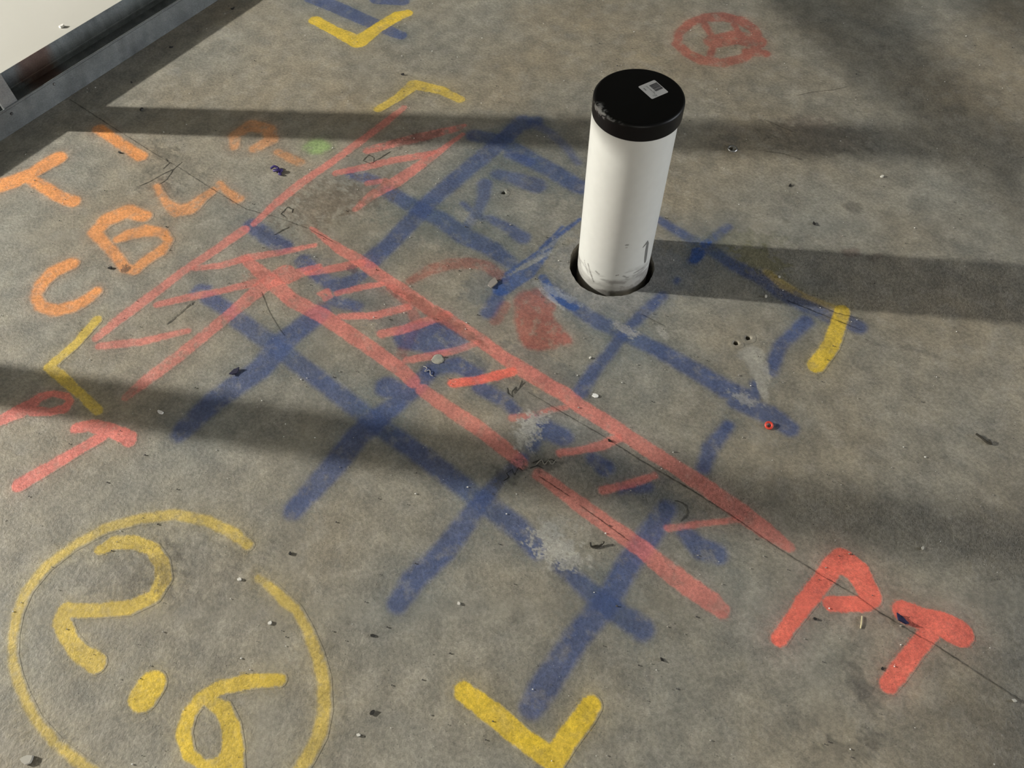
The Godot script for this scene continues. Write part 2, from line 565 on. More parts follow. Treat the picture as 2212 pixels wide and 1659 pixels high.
func on_mark(c: Color, m: int, d: float, mid: float, fine: float, grit: float, scuff: float) -> Color:
	var k: Array = marks[m]
	var soft: float = k[4]
	d += 0.0018 * fine + 0.0015 * mid + 0.0012 * grit + 0.0006
	var cover := smooth(soft * 0.55, -soft * 0.6, d)
	var worn: float = k[7] * smooth(0.08, 0.55, scuff + 0.25 * fine + 0.15 * grit) + k[7] * 0.2 * smooth(0.1, 0.6, grit + fine * 0.5)
	var a: float = k[3] * cover * maxf(0.0, 1.0 - worn) * (1.0 + 0.14 * mid)
	if d < k[6] * 3.0:
		var mist: float = k[5] * exp(-maxf(d, 0.0) / k[6]) * (0.85 + 0.7 * grit) * (1.0 - maxf(d, 0.0) / (k[6] * 3.0)) * (0.85 + 0.7 * mid)
		c = c.lerp(k[10], clampf(mist * (1.0 - cover), 0.0, 1.0))
	return c.lerp(k[2] * (1.0 + 0.10 * fine + 0.10 * mid), clampf(a, 0.0, 1.0))


func list_marks() -> void:
	mark("crossed_circle", "faded dark red sprayed circle with a cross inside, beyond the capped pipe", "maroon", 0.62, 0.008, 0.12, 0.02, 0.45, [[0.492, -2.033, 0.0265, 0.503, -2.085, 0.0287, 0.542, -2.135, 0.0365, 0.594, -2.162, 0.0444, 0.643, -2.166, 0.0486, 0.695, -2.145, 0.0455, 0.726, -2.102, 0.035, 0.732, -2.049, 0.0269, 0.716, -2.005, 0.0289, 0.669, -1.96, 0.0361, 0.607, -1.94, 0.0425, 0.55, -1.954, 0.0428, 0.515, -1.987, 0.0373, 0.492, -2.033, 0.0348], [0.583, -2.134, 0.0269, 0.604, -2.046, 0.023, 0.574, -1.964, 0.0224], [0.6, -2.041, 0.0626, 0.667, -2.062, 0.0685, 0.719, -2.038, 0.0684], [0.672, -2.132, 0.0224, 0.679, -2.066, 0.022], [0.688, -1.99, 0.0359, 0.735, -1.98, 0.0358]])
	mark("dark_red_arc", "faded brown-red arc ending at a grey flake beside the blue splash", "maroon", 0.5, 0.008, 0.12, 0.02, 0.45, [[-0.227, -1.149, 0.0211, -0.183, -1.182, 0.0327, -0.137, -1.199, 0.034, -0.092, -1.201, 0.0339, -0.054, -1.192, 0.0315, -0.015, -1.155, 0.0295], [-0.014, -1.074, 0.0283, -0.034, -1.033, 0.0279], [-0.268, -1.13, 0.0274, -0.224, -1.085, 0.0255, -0.205, -1.026, 0.0242, -0.222, -0.977, 0.0254, -0.232, -0.95, 0.0253]])
	mark("dark_red_patch", "dark brick-red sprayed patch below left of the pipe hole", "maroon", 0.68, 0.012, 0.12, 0.02, 0.45, [[0.038, -1.086, 0.0632, 0.051, -1.034, 0.0878, 0.06, -0.996, 0.0916], [0.086, -1.002, 0.0527, 0.116, -0.977, 0.0302], [0.045, -0.978, 0.049, 0.084, -0.971, 0.0367], [0.064, -1.099, 0.0539, 0.073, -1.073, 0.0534]])
	mark("blue_layout_line", "long blue line through the centre of the pink ladder, worn to patches", "blue", 0.84, 0.013, 0.42, 0.045, 0.4, [[-0.616, -1.331, 0.0457, -0.571, -1.291, 0.0459, -0.529, -1.26, 0.0464], [-0.477, -1.213, 0.0405, -0.424, -1.157, 0.0366, -0.383, -1.136, 0.0433, -0.34, -1.165, 0.0344], [-0.399, -1.096, 0.0316, -0.341, -1.078, 0.0314], [-0.218, -0.992, 0.0715, -0.163, -0.991, 0.0965, -0.118, -0.977, 0.0503], [-0.171, -0.905, 0.0346, -0.115, -0.918, 0.0417, -0.073, -0.89, 0.0387], [-0.066, -0.859, 0.0337, -0.024, -0.832, 0.033, 0.005, -0.804, 0.0256], [0.047, -0.767, 0.0546, 0.099, -0.74, 0.0433], [0.043, -0.73, 0.0292, 0.038, -0.72, 0.029], [0.153, -0.692, 0.0271, 0.177, -0.671, 0.0392], [0.207, -0.625, 0.0239, 0.254, -0.63, 0.0239], [0.309, -0.538, 0.0291, 0.336, -0.507, 0.0462, 0.363, -0.496, 0.0418]])
	mark("blue_layout_line", "blue line from the worn arc to the small blue cross beside the white scrape", "blue", 0.84, 0.013, 0.42, 0.045, 0.28, [[-0.711, -1.125, 0.0191, -0.702, -1.141, 0.0211, -0.681, -1.138, 0.0193], [-0.674, -1.109, 0.0395, -0.625, -1.075, 0.039], [-0.596, -1.046, 0.0444, -0.498, -0.967, 0.0431, -0.388, -0.876, 0.0417, -0.27, -0.777, 0.0444, -0.16, -0.69, 0.0431, -0.061, -0.608, 0.0436, 0.016, -0.543, 0.046, 0.041, -0.508, 0.0395], [0.083, -0.478, 0.0305, 0.15, -0.413, 0.0402, 0.214, -0.366, 0.0462]])
	mark("blue_layout_line", "blue line with a scraped-off stretch running from the ladder across to the red ring", "blue", 0.84, 0.013, 0.42, 0.045, 0.28, [[-0.3, -1.44, 0.044, -0.231, -1.387, 0.0466, -0.165, -1.342, 0.0508, -0.108, -1.286, 0.0529, -0.045, -1.246, 0.0496, 0.001, -1.199, 0.0393], [0.09, -1.119, 0.0333, 0.139, -1.069, 0.0355, 0.182, -1.029, 0.0411, 0.235, -0.997, 0.0412, 0.313, -0.946, 0.0427, 0.389, -0.887, 0.044, 0.438, -0.846, 0.0485, 0.477, -0.829, 0.0436], [0.498, -0.858, 0.0218, 0.493, -0.822, 0.0215], [0.453, -0.816, 0.0407, 0.516, -0.783, 0.0473, 0.548, -0.753, 0.0394]])
	mark("blue_layout_line", "blue line hidden in part by the pipe, ending at the yellow bar", "blue", 0.84, 0.013, 0.42, 0.045, 0.28, [[-0.088, -1.644, 0.0489, -0.018, -1.626, 0.0451, 0.051, -1.553, 0.0542, 0.114, -1.501, 0.0542, 0.174, -1.446, 0.0531], [0.358, -1.328, 0.0272, 0.42, -1.269, 0.03, 0.457, -1.242, 0.0323, 0.509, -1.181, 0.0378, 0.564, -1.146, 0.0435, 0.6, -1.105, 0.0482, 0.651, -1.066, 0.054, 0.702, -1.03, 0.0535, 0.747, -1.001, 0.0419]])
	mark("blue_layout_line", "blue line from the stub near the pipe cap down to the pink ladder end", "blue", 0.84, 0.013, 0.42, 0.045, 0.28, [[0.074, -1.698, 0.0426, 0.033, -1.688, 0.058], [0.039, -1.699, 0.0498, -0.045, -1.586, 0.0519, -0.123, -1.492, 0.051, -0.198, -1.397, 0.0516, -0.223, -1.355, 0.0497, -0.281, -1.264, 0.049, -0.32, -1.214, 0.0519], [-0.421, -1.059, 0.0528, -0.456, -1.021, 0.0545, -0.493, -0.978, 0.057, -0.525, -0.915, 0.0569, -0.607, -0.837, 0.0559, -0.655, -0.77, 0.0466, -0.66, -0.76, 0.0383]])
	mark("blue_layout_line", "blue line from the smeared splash past the round stub to its tapering end", "blue", 0.84, 0.013, 0.42, 0.045, 0.28, [[-0.021, -1.116, 0.0349, -0.05, -1.055, 0.0365], [-0.258, -0.864, 0.0517, -0.232, -0.852, 0.047], [-0.174, -0.895, 0.0386, -0.19, -0.874, 0.0453, -0.228, -0.83, 0.045, -0.273, -0.785, 0.0512, -0.31, -0.746, 0.0516, -0.345, -0.685, 0.0522, -0.41, -0.594, 0.0426]])
	mark("blue_layout_line", "blue line running from the pipe shadow through the dark scribble to bare concrete", "blue", 0.84, 0.013, 0.42, 0.045, 0.28, [[0.517, -1.303, 0.0228, 0.476, -1.265, 0.0268, 0.419, -1.197, 0.0281], [0.377, -1.142, 0.0157, 0.372, -1.134, 0.0156], [0.336, -1.094, 0.0279, 0.296, -1.053, 0.0296, 0.245, -0.998, 0.0263, 0.2, -0.933, 0.0277, 0.173, -0.901, 0.0314, 0.14, -0.846, 0.0346], [0.019, -0.695, 0.026, -0.025, -0.652, 0.0235, -0.055, -0.614, 0.0324, -0.085, -0.57, 0.043, -0.127, -0.508, 0.0459, -0.179, -0.457, 0.0486, -0.204, -0.415, 0.0404]])
	mark("blue_layout_line", "blue line through the small blue cross, ending above the big yellow chevron", "blue", 0.84, 0.013, 0.4, 0.045, 0.28, [[0.64, -1.018, 0.036, 0.569, -0.953, 0.0302, 0.538, -0.891, 0.0328], [0.427, -0.76, 0.0283, 0.384, -0.711, 0.033, 0.365, -0.668, 0.0306], [0.284, -0.584, 0.0386, 0.247, -0.534, 0.0482, 0.201, -0.477, 0.0455, 0.162, -0.416, 0.046, 0.103, -0.352, 0.0464, 0.042, -0.269, 0.0495, 0.024, -0.243, 0.0429]])
	mark("blue_layout_line", "thin faint blue arc curving toward the pipe under the cap", "blue", 0.6, 0.013, 0.42, 0.045, 0.28, [[0.064, -1.691, 0.0313, 0.107, -1.655, 0.0293, 0.148, -1.595, 0.0265, 0.175, -1.533, 0.0222]])
	mark("blue_letter", "faint blue letter stroke ending in a round blob left of the pipe", "blue", 0.7, 0.013, 0.42, 0.045, 0.28, [[-0.028, -1.495, 0.0403, 0.018, -1.479, 0.0467, 0.067, -1.453, 0.0561], [0.002, -1.569, 0.0329, 0.051, -1.54, 0.0362]])
	mark("blue_letter", "faint blue letter stroke starting at a glossy blob left of the pipe", "blue", 0.72, 0.013, 0.42, 0.045, 0.28, [[-0.06, -1.462, 0.0413, -0.062, -1.42, 0.0338, -0.078, -1.365, 0.0322, -0.098, -1.325, 0.0248], [-0.067, -1.346, 0.0236, -0.113, -1.394, 0.018]])
	mark("blue_letter", "short blue letter bar ending in a dark round blob", "blue", 0.8, 0.013, 0.42, 0.045, 0.28, [[-0.047, -1.342, 0.025, 0.002, -1.306, 0.0335, 0.03, -1.278, 0.0412]])
	mark("blue_layout_line", "blue stroke crossed by the far yellow chevron", "blue", 0.84, 0.006, 0.42, 0.045, 0.2, [[-0.595, -2.297, 0.0569, -0.512, -2.242, 0.0553, -0.442, -2.189, 0.0538, -0.381, -2.144, 0.0495, -0.311, -2.094, 0.0408]])
	mark("blue_layout_line", "short blue stroke cut by the frame beyond the far yellow chevron", "blue", 0.84, 0.006, 0.42, 0.045, 0.2, [[-0.389, -2.291, 0.0665, -0.32, -2.274, 0.0509]])
	mark("blue_layout_line", "short blue stub between the pink rungs near a pencilled square", "blue", 0.84, 0.013, 0.42, 0.045, 0.6, [[-0.392, -1.505, 0.039, -0.337, -1.48, 0.0355]])
	mark("blue_splash", "smeared bright blue splash sweeping up to the pipe hole", "deepblue", 0.84, 0.006, 0.2, 0.045, 0.35, [[-0.021, -1.121, 0.0413, 0.031, -1.171, 0.0539, 0.067, -1.209, 0.0309, 0.112, -1.281, 0.0148, 0.169, -1.335, 0.0105], [-0.009, -1.166, 0.0125, 0.064, -1.231, 0.0099, 0.125, -1.311, 0.0087], [0.073, -1.153, 0.0223, 0.095, -1.099, 0.0258, 0.139, -1.066, 0.0223]])
	mark("blue_splash", "wedge of bright blue paint beside the pipe shadow", "deepblue", 0.84, 0.004, 0.42, 0.045, 0.3, [[0.435, -1.223, 0.0341, 0.423, -1.199, 0.0212], [0.454, -1.248, 0.024, 0.464, -1.256, 0.0169]])
	mark("pink_layout_line", "long pink line from the bright junction down to the bare concrete, lower rail of the ladder", "pink", 0.63, 0.0045, 0.05, 0.018, 0.28, [[-0.61, -1.22, 0.0263, -0.55, -1.163, 0.0377, -0.486, -1.098, 0.0382, -0.412, -1.053, 0.0382, -0.316, -0.976, 0.0366, -0.226, -0.903, 0.0335, -0.204, -0.875, 0.0304], [-0.184, -0.856, 0.0294, -0.146, -0.824, 0.0311, -0.078, -0.771, 0.034, -0.024, -0.724, 0.0332, 0.016, -0.684, 0.0274], [0.049, -0.66, 0.0274, 0.112, -0.605, 0.0319, 0.175, -0.553, 0.0346, 0.232, -0.506, 0.0355, 0.26, -0.477, 0.0367, 0.303, -0.439, 0.0408, 0.338, -0.412, 0.0389, 0.355, -0.395, 0.0309]])
	mark("pink_layout_line", "long pink line beside the pencilled line, upper rail of the ladder", "pink", 0.63, 0.0045, 0.05, 0.018, 0.28, [[-0.473, -1.32, 0.0109, -0.44, -1.288, 0.0197, -0.396, -1.249, 0.0288, -0.338, -1.206, 0.0326, -0.304, -1.173, 0.0341, -0.24, -1.12, 0.0338, -0.178, -1.067, 0.0334, -0.148, -1.046, 0.0355, -0.073, -0.986, 0.0324, -0.017, -0.934, 0.0337, 0.023, -0.903, 0.0376, 0.08, -0.858, 0.0372, 0.104, -0.843, 0.0367, 0.13, -0.816, 0.0344, 0.193, -0.768, 0.0359, 0.23, -0.737, 0.0335, 0.278, -0.697, 0.0349, 0.318, -0.666, 0.0327, 0.348, -0.64, 0.0377, 0.414, -0.582, 0.0386, 0.456, -0.542, 0.0362, 0.495, -0.507, 0.0221]])
	mark("pink_rung", "pink rung meeting the dark worn square in the upper rail", "pink", 0.63, 0.0045, 0.05, 0.018, 0.28, [[-0.463, -1.177, 0.018, -0.398, -1.192, 0.0258, -0.342, -1.206, 0.0233]])
	mark("pink_rung", "pink rung with a small sprayed loop at its lower end", "pink", 0.63, 0.0045, 0.05, 0.018, 0.28, [[-0.416, -1.106, 0.012, -0.428, -1.117, 0.012, -0.412, -1.124, 0.0138, -0.401, -1.108, 0.0114, -0.413, -1.1, 0.0145], [-0.389, -1.116, 0.0148, -0.331, -1.134, 0.0198, -0.29, -1.141, 0.0174]])
	mark("pink_rung", "thin pink rung under the blue curve", "pink", 0.63, 0.0045, 0.05, 0.018, 0.28, [[-0.374, -1.05, 0.0186, -0.294, -1.052, 0.0234, -0.251, -1.067, 0.0236, -0.225, -1.074, 0.0189]])
	mark("pink_rung", "pink rung crossing a brown-red band", "pink", 0.63, 0.0045, 0.05, 0.018, 0.28, [[-0.279, -1.001, 0.0227, -0.233, -1.012, 0.025, -0.177, -1.036, 0.0251, -0.14, -1.051, 0.023]])
	mark("pink_rung", "brownish pink rung above the round mortar plug", "pink", 0.55, 0.0045, 0.05, 0.018, 0.28, [[-0.222, -0.93, 0.0194, -0.172, -0.94, 0.0216, -0.116, -0.955, 0.0195, -0.073, -0.973, 0.0173]])
	mark("pink_rung", "bright red rung with rounded ends beside the scribble", "red", 0.9, 0.0045, 0.05, 0.018, 0.28, [[-0.122, -0.871, 0.0229, -0.072, -0.877, 0.0206, -0.03, -0.889, 0.0252, 0.001, -0.898, 0.023]])
	mark("pink_rung", "faded pink rung over the white smear", "pink", 0.5, 0.0045, 0.05, 0.018, 0.7, [[-0.001, -0.785, 0.0174, 0.047, -0.792, 0.0173, 0.082, -0.805, 0.0155, 0.108, -0.808, 0.0137]])
	mark("pink_rung", "pink rung with a bright joint at the upper rail", "pink", 0.63, 0.0045, 0.05, 0.018, 0.28, [[0.093, -0.705, 0.0199, 0.136, -0.712, 0.0163, 0.176, -0.721, 0.0215, 0.207, -0.737, 0.0212]])
	mark("pink_rung", "short free-standing pink rung with rounded ends", "pink", 0.63, 0.0045, 0.05, 0.018, 0.28, [[0.168, -0.624, 0.0186, 0.207, -0.633, 0.0186, 0.246, -0.644, 0.0185, 0.268, -0.654, 0.0167]])
	mark("pink_rung", "slanting pink rung joined to the end of the upper rail", "pink", 0.63, 0.0045, 0.05, 0.018, 0.28, [[0.28, -0.546, 0.0144, 0.335, -0.553, 0.0144, 0.385, -0.558, 0.0128, 0.418, -0.563, 0.0128]])
	mark("pink_layout_line", "thin pink line of the side ladder reaching past the pencilled square to the shadow band", "pink", 0.63, 0.0045, 0.05, 0.018, 0.28, [[-0.894, -1.002, 0.0212, -0.856, -1.054, 0.029, -0.799, -1.124, 0.0272, -0.741, -1.198, 0.023, -0.69, -1.25, 0.0262, -0.632, -1.316, 0.0292], [-0.612, -1.335, 0.0178, -0.566, -1.41, 0.0263, -0.515, -1.479, 0.0277, -0.445, -1.556, 0.0256, -0.379, -1.636, 0.0259, -0.327, -1.7, 0.0261, -0.28, -1.764, 0.0176]])
	mark("pink_layout_line", "wide pink line of the side ladder from the bright junction to the shadow", "pink", 0.63, 0.0045, 0.05, 0.018, 0.5, [[-0.79, -0.849, 0.0194, -0.757, -0.891, 0.0308, -0.701, -0.955, 0.0314, -0.621, -1.056, 0.03, -0.554, -1.146, 0.0409, -0.515, -1.178, 0.0502], [-0.507, -1.164, 0.0383, -0.438, -1.198, 0.0181], [-0.373, -1.38, 0.0177, -0.341, -1.424, 0.0294, -0.279, -1.477, 0.0386, -0.233, -1.525, 0.0327, -0.119, -1.65, 0.0113]])
	mark("pink_rung", "thin pink rung nearest the yellow angle", "pink", 0.63, 0.0045, 0.05, 0.018, 0.28, [[-0.88, -0.979, 0.0205, -0.795, -0.989, 0.0233, -0.701, -1.017, 0.0167]])
	mark("pink_rung", "thin pink rung across a pencil stroke", "pink", 0.63, 0.0045, 0.05, 0.018, 0.28, [[-0.783, -1.092, 0.0201, -0.722, -1.11, 0.0227, -0.651, -1.128, 0.0203, -0.579, -1.151, 0.023]])
	mark("pink_rung", "long thin pink rung running to the blue stub", "pink", 0.63, 0.0045, 0.05, 0.018, 0.28, [[-0.724, -1.197, 0.0156, -0.665, -1.204, 0.0212, -0.608, -1.228, 0.0241, -0.547, -1.239, 0.0214, -0.457, -1.263, 0.0162]])
	mark("pink_rung", "dirty pink rung fading into the shadow band", "pink", 0.63, 0.0045, 0.05, 0.018, 0.65, [[-0.362, -1.593, 0.0288, -0.305, -1.615, 0.0323, -0.225, -1.642, 0.0358, -0.144, -1.671, 0.0261, -0.115, -1.686, 0.0129]])
	mark("pink_rung", "thin pink rung passing the pencilled square", "pink", 0.63, 0.0045, 0.05, 0.018, 0.5, [[-0.434, -1.509, 0.0217, -0.362, -1.53, 0.0249, -0.3, -1.552, 0.0252, -0.221, -1.57, 0.0253, -0.19, -1.583, 0.0156]])
	mark("pink_rung", "tiny pink rung stub on the blue stub", "pink", 0.6, 0.0045, 0.05, 0.018, 0.28, [[-0.351, -1.47, 0.0212, -0.309, -1.479, 0.0182]])
	mark("red_letter", "bright red sprayed letter P crossed by the pencilled line", "red", 0.97, 0.003, 0.1, 0.03, 0.08, [[0.444, -0.345, 0.0289, 0.464, -0.366, 0.0274, 0.496, -0.4, 0.0315, 0.539, -0.442, 0.0339, 0.566, -0.471, 0.0402, 0.585, -0.479, 0.0509, 0.605, -0.46, 0.0477, 0.612, -0.437, 0.0409, 0.617, -0.415, 0.04, 0.604, -0.403, 0.0325, 0.575, -0.402, 0.0287, 0.546, -0.403, 0.0289]])
	mark("red_letter", "bright red sprayed letter T crossed by the pencilled line", "red", 0.97, 0.003, 0.1, 0.03, 0.08, [[0.668, -0.387, 0.0404, 0.695, -0.375, 0.0419, 0.726, -0.365, 0.0466, 0.749, -0.351, 0.0496], [0.705, -0.355, 0.031, 0.667, -0.323, 0.0306, 0.631, -0.291, 0.0335, 0.607, -0.269, 0.0299]])
	mark("red_letter", "pinkish red sprayed letter P with a small closed loop", "pink", 0.88, 0.003, 0.08, 0.02, 0.25, [[-1.045, -0.788, 0.0276, -1.03, -0.798, 0.0277, -0.997, -0.819, 0.0363, -0.978, -0.836, 0.0307, -0.966, -0.853, 0.0226, -0.942, -0.86, 0.0178, -0.912, -0.853, 0.0169, -0.901, -0.84, 0.0171, -0.908, -0.824, 0.0248, -0.933, -0.816, 0.0202, -0.97, -0.819, 0.024]])
	mark("red_letter", "pinkish red sprayed letter T with a drooping bar", "pink", 0.88, 0.003, 0.08, 0.02, 0.25, [[-0.87, -0.778, 0.0277, -0.843, -0.783, 0.03, -0.793, -0.768, 0.0343, -0.76, -0.755, 0.0317, -0.756, -0.745, 0.0267], [-0.81, -0.76, 0.0262, -0.848, -0.73, 0.0259, -0.89, -0.695, 0.0281, -0.942, -0.654, 0.0327]])
	mark("orange_letter", "orange sprayed letter T next to the metal track", "orange", 0.85, 0.009, 0.14, 0.018, 0.3, [[-1.278, -1.477, 0.0536, -1.241, -1.496, 0.054, -1.215, -1.516, 0.0498], [-1.158, -1.58, 0.0493, -1.191, -1.544, 0.0479, -1.213, -1.509, 0.0312, -1.159, -1.474, 0.0364, -1.115, -1.442, 0.0342, -1.07, -1.42, 0.0388]])
	mark("orange_letter", "orange sprayed letter I at the shadow edge beside the pencilled line", "orange", 0.85, 0.009, 0.14, 0.018, 0.3, [[-1.083, -1.693, 0.0364, -1.011, -1.634, 0.0331, -0.945, -1.582, 0.0358]])
	mark("orange_letter", "faint orange sprayed letter R next to the green dab", "orange", 0.5, 0.009, 0.14, 0.018, 0.5, [[-0.71, -1.613, 0.0238, -0.719, -1.66, 0.0301, -0.68, -1.698, 0.0477, -0.632, -1.681, 0.0409, -0.619, -1.64, 0.0386, -0.656, -1.606, 0.0314], [-0.594, -1.592, 0.0229, -0.559, -1.567, 0.0294, -0.531, -1.549, 0.0262]])
	mark("orange_letter", "faint orange sprayed letter U below the cracked patch", "orange", 0.6, 0.009, 0.14, 0.018, 0.5, [[-0.877, -1.472, 0.0173, -0.844, -1.417, 0.0229, -0.804, -1.383, 0.041, -0.776, -1.392, 0.0433, -0.752, -1.43, 0.0277, -0.728, -1.458, 0.0214], [-0.722, -1.478, 0.019, -0.696, -1.448, 0.0221, -0.666, -1.421, 0.0309]])
	mark("orange_letter", "orange sprayed letter B with two round bowls", "orange", 0.75, 0.009, 0.14, 0.018, 0.3, [[-0.881, -1.366, 0.0368, -0.927, -1.384, 0.0473, -0.969, -1.357, 0.0465, -0.987, -1.316, 0.034, -0.953, -1.279, 0.0286, -0.915, -1.24, 0.0279, -0.884, -1.2, 0.0266, -0.861, -1.195, 0.0304, -0.843, -1.224, 0.0294, -0.815, -1.251, 0.0319, -0.804, -1.285, 0.0217, -0.826, -1.312, 0.0285, -0.869, -1.319, 0.0417, -0.904, -1.306, 0.0361, -0.926, -1.292, 0.0251]])
	mark("orange_letter", "orange sprayed letter C above the yellow angle", "orange", 0.85, 0.009, 0.14, 0.018, 0.3, [[-1.014, -1.216, 0.0383, -1.046, -1.193, 0.0401, -1.062, -1.157, 0.0344, -1.064, -1.121, 0.0266, -1.042, -1.09, 0.0273, -1.004, -1.079, 0.0355, -0.967, -1.091, 0.0356, -0.943, -1.112, 0.0318, -0.931, -1.132, 0.0277]])
	mark("green_dab", "small faded green sprayed dab beside the orange letters", "green", 0.55, 0.016, 0.15, 0.02, 0.5, [[-0.515, -1.608, 0.0327, -0.496, -1.61, 0.061, -0.477, -1.608, 0.0353]])
	mark("yellow_corner_mark", "yellow sprayed chevron crossing a blue stroke", "yellow", 0.88, 0.0035, 0.12, 0.022, 0.22, [[-0.573, -2.178, 0.0415, -0.51, -2.124, 0.0394, -0.433, -2.065, 0.0565, -0.381, -2.135, 0.044, -0.328, -2.193, 0.048, -0.3, -2.207, 0.0368]])
	mark("yellow_corner_mark", "pale yellow sprayed angle at the edge of the shadow band", "yellow", 0.65, 0.0035, 0.12, 0.022, 0.4, [[-0.349, -1.758, 0.0275, -0.301, -1.804, 0.0289, -0.258, -1.862, 0.0413, -0.183, -1.835, 0.0351, -0.131, -1.794, 0.0286]])
	mark("yellow_corner_mark", "yellow sprayed angle between the orange C and the pink T", "yellow", 0.75, 0.0035, 0.12, 0.022, 0.22, [[-0.907, -1.051, 0.0241, -0.935, -0.985, 0.0227, -0.972, -0.927, 0.0251, -0.93, -0.894, 0.0264, -0.886, -0.858, 0.0218, -0.838, -0.816, 0.0214]])
	mark("yellow_corner_mark", "yellow sprayed bar at the end of the pipe shadow", "yellow", 0.85, 0.0035, 0.12, 0.022, 0.22, [[0.724, -1.045, 0.0342, 0.705, -1.004, 0.0359, 0.677, -0.952, 0.0354, 0.633, -0.901, 0.0374]])
	mark("yellow_line", "faint thin yellow edge left along the blue line in the pipe shadow", "yellow", 0.38, 0.008, 0.12, 0.022, 0.5, [[0.581, -1.161, 0.0207, 0.61, -1.121, 0.0273, 0.656, -1.085, 0.0154, 0.708, -1.055, 0.0184]])
	mark("yellow_corner_mark", "bold yellow sprayed chevron on bare concrete below the blue lines", "yellow", 0.95, 0.0035, 0.12, 0.022, 0.12, [[-0.086, -0.268, 0.0337, -0.032, -0.229, 0.0364, 0.011, -0.195, 0.0342, 0.056, -0.166, 0.0367, 0.076, -0.192, 0.0359, 0.108, -0.229, 0.0364, 0.12, -0.244, 0.0335]])
	mark("yellow_circle", "large yellow sprayed circle round the number", "yellow", 0.58, 0.006, 0.12, 0.022, 0.35, [[-0.483, -0.525, 0.0177, -0.513, -0.548, 0.0236, -0.567, -0.574, 0.021, -0.632, -0.588, 0.0226, -0.693, -0.581, 0.0218, -0.751, -0.564, 0.0203, -0.802, -0.53, 0.0205, -0.839, -0.492, 0.0223, -0.86, -0.448, 0.0209, -0.863, -0.407, 0.0189, -0.857, -0.368, 0.0173, -0.846, -0.333, 0.016, -0.828, -0.301, 0.0165, -0.805, -0.27, 0.0158, -0.773, -0.233, 0.0151, -0.729, -0.198, 0.0161, -0.683, -0.17, 0.0172, -0.635, -0.143, 0.017, -0.556, -0.111, 0.017, -0.468, -0.094, 0.0177, -0.393, -0.106, 0.0195, -0.349, -0.143, 0.0213, -0.33, -0.172, 0.0236, -0.315, -0.205, 0.0238, -0.311, -0.242, 0.0235, -0.318, -0.29, 0.0217, -0.333, -0.329, 0.0198, -0.353, -0.367, 0.0182, -0.379, -0.406, 0.0167, -0.401, -0.422, 0.0201, -0.423, -0.442, 0.0186, -0.453, -0.463, 0.0154]])
	mark("yellow_digit", "yellow sprayed figure 2 inside the yellow circle", "yellow", 0.72, 0.0035, 0.12, 0.022, 0.22, [[-0.751, -0.521, 0.02, -0.73, -0.534, 0.0276, -0.694, -0.535, 0.0267, -0.656, -0.521, 0.0257, -0.632, -0.493, 0.0272, -0.623, -0.464, 0.0304, -0.632, -0.434, 0.0271, -0.667, -0.415, 0.027, -0.73, -0.41, 0.0255, -0.78, -0.412, 0.0278, -0.782, -0.393, 0.0299, -0.76, -0.363, 0.0287, -0.737, -0.341, 0.0311, -0.701, -0.321, 0.0326]])
	mark("yellow_dot", "yellow sprayed decimal dot inside the yellow circle", "yellow", 0.9, 0.0035, 0.12, 0.022, 0.22, [[-0.601, -0.286, 0.0488, -0.609, -0.268, 0.0503]])
	mark("yellow_digit", "yellow sprayed figure 9 with a long tail inside the yellow circle", "yellow", 0.85, 0.0035, 0.12, 0.022, 0.22, [[-0.39, -0.291, 0.0214, -0.443, -0.289, 0.025, -0.485, -0.28, 0.0241, -0.511, -0.268, 0.0219, -0.529, -0.242, 0.0252, -0.532, -0.212, 0.0259, -0.517, -0.181, 0.0212, -0.49, -0.166, 0.0153, -0.461, -0.165, 0.0275, -0.448, -0.186, 0.0353, -0.457, -0.22, 0.0295, -0.475, -0.247, 0.0264, -0.502, -0.26, 0.0192], [-0.448, -0.186, 0.0334, -0.437, -0.141, 0.0327]])


# ------------------------------------------------------------------ room
func build_room() -> void:
	var wall := tinted(0.85)
	wall.uv1_triplanar = true
	wall.uv1_world_triplanar = true
	wall.uv1_scale = Vector3(0.6, 0.6, 0.6)
	wall.albedo_texture = concrete_tex
	var paint := Color(0.17, 0.167, 0.158)
	for d in [["wall_left", Vector3(-9.1, 1.85, -1.775), Vector3(0.2, 4.3, 12.85)], ["wall_right", Vector3(6.1, 1.85, -1.775), Vector3(0.2, 4.3, 12.85)], ["wall_far", Vector3(-1.5, 1.85, -8.2), Vector3(15.0, 4.3, 0.2)], ["wall_near", Vector3(-1.5, 1.85, 4.65), Vector3(15.0, 4.3, 0.2)]]:
		var w := Cut.new()
		w.box(d[1], d[2], Basis.IDENTITY, paint)
		structure(d[0], w.mesh(), wall)
	var c := Cut.new()
	c.box(Vector3(-1.5, 4.0, -1.775), Vector3(15.4, 0.2, 13.05), Basis.IDENTITY, Color(0.16, 0.157, 0.149))
	structure("ceiling", c.mesh(), wall)


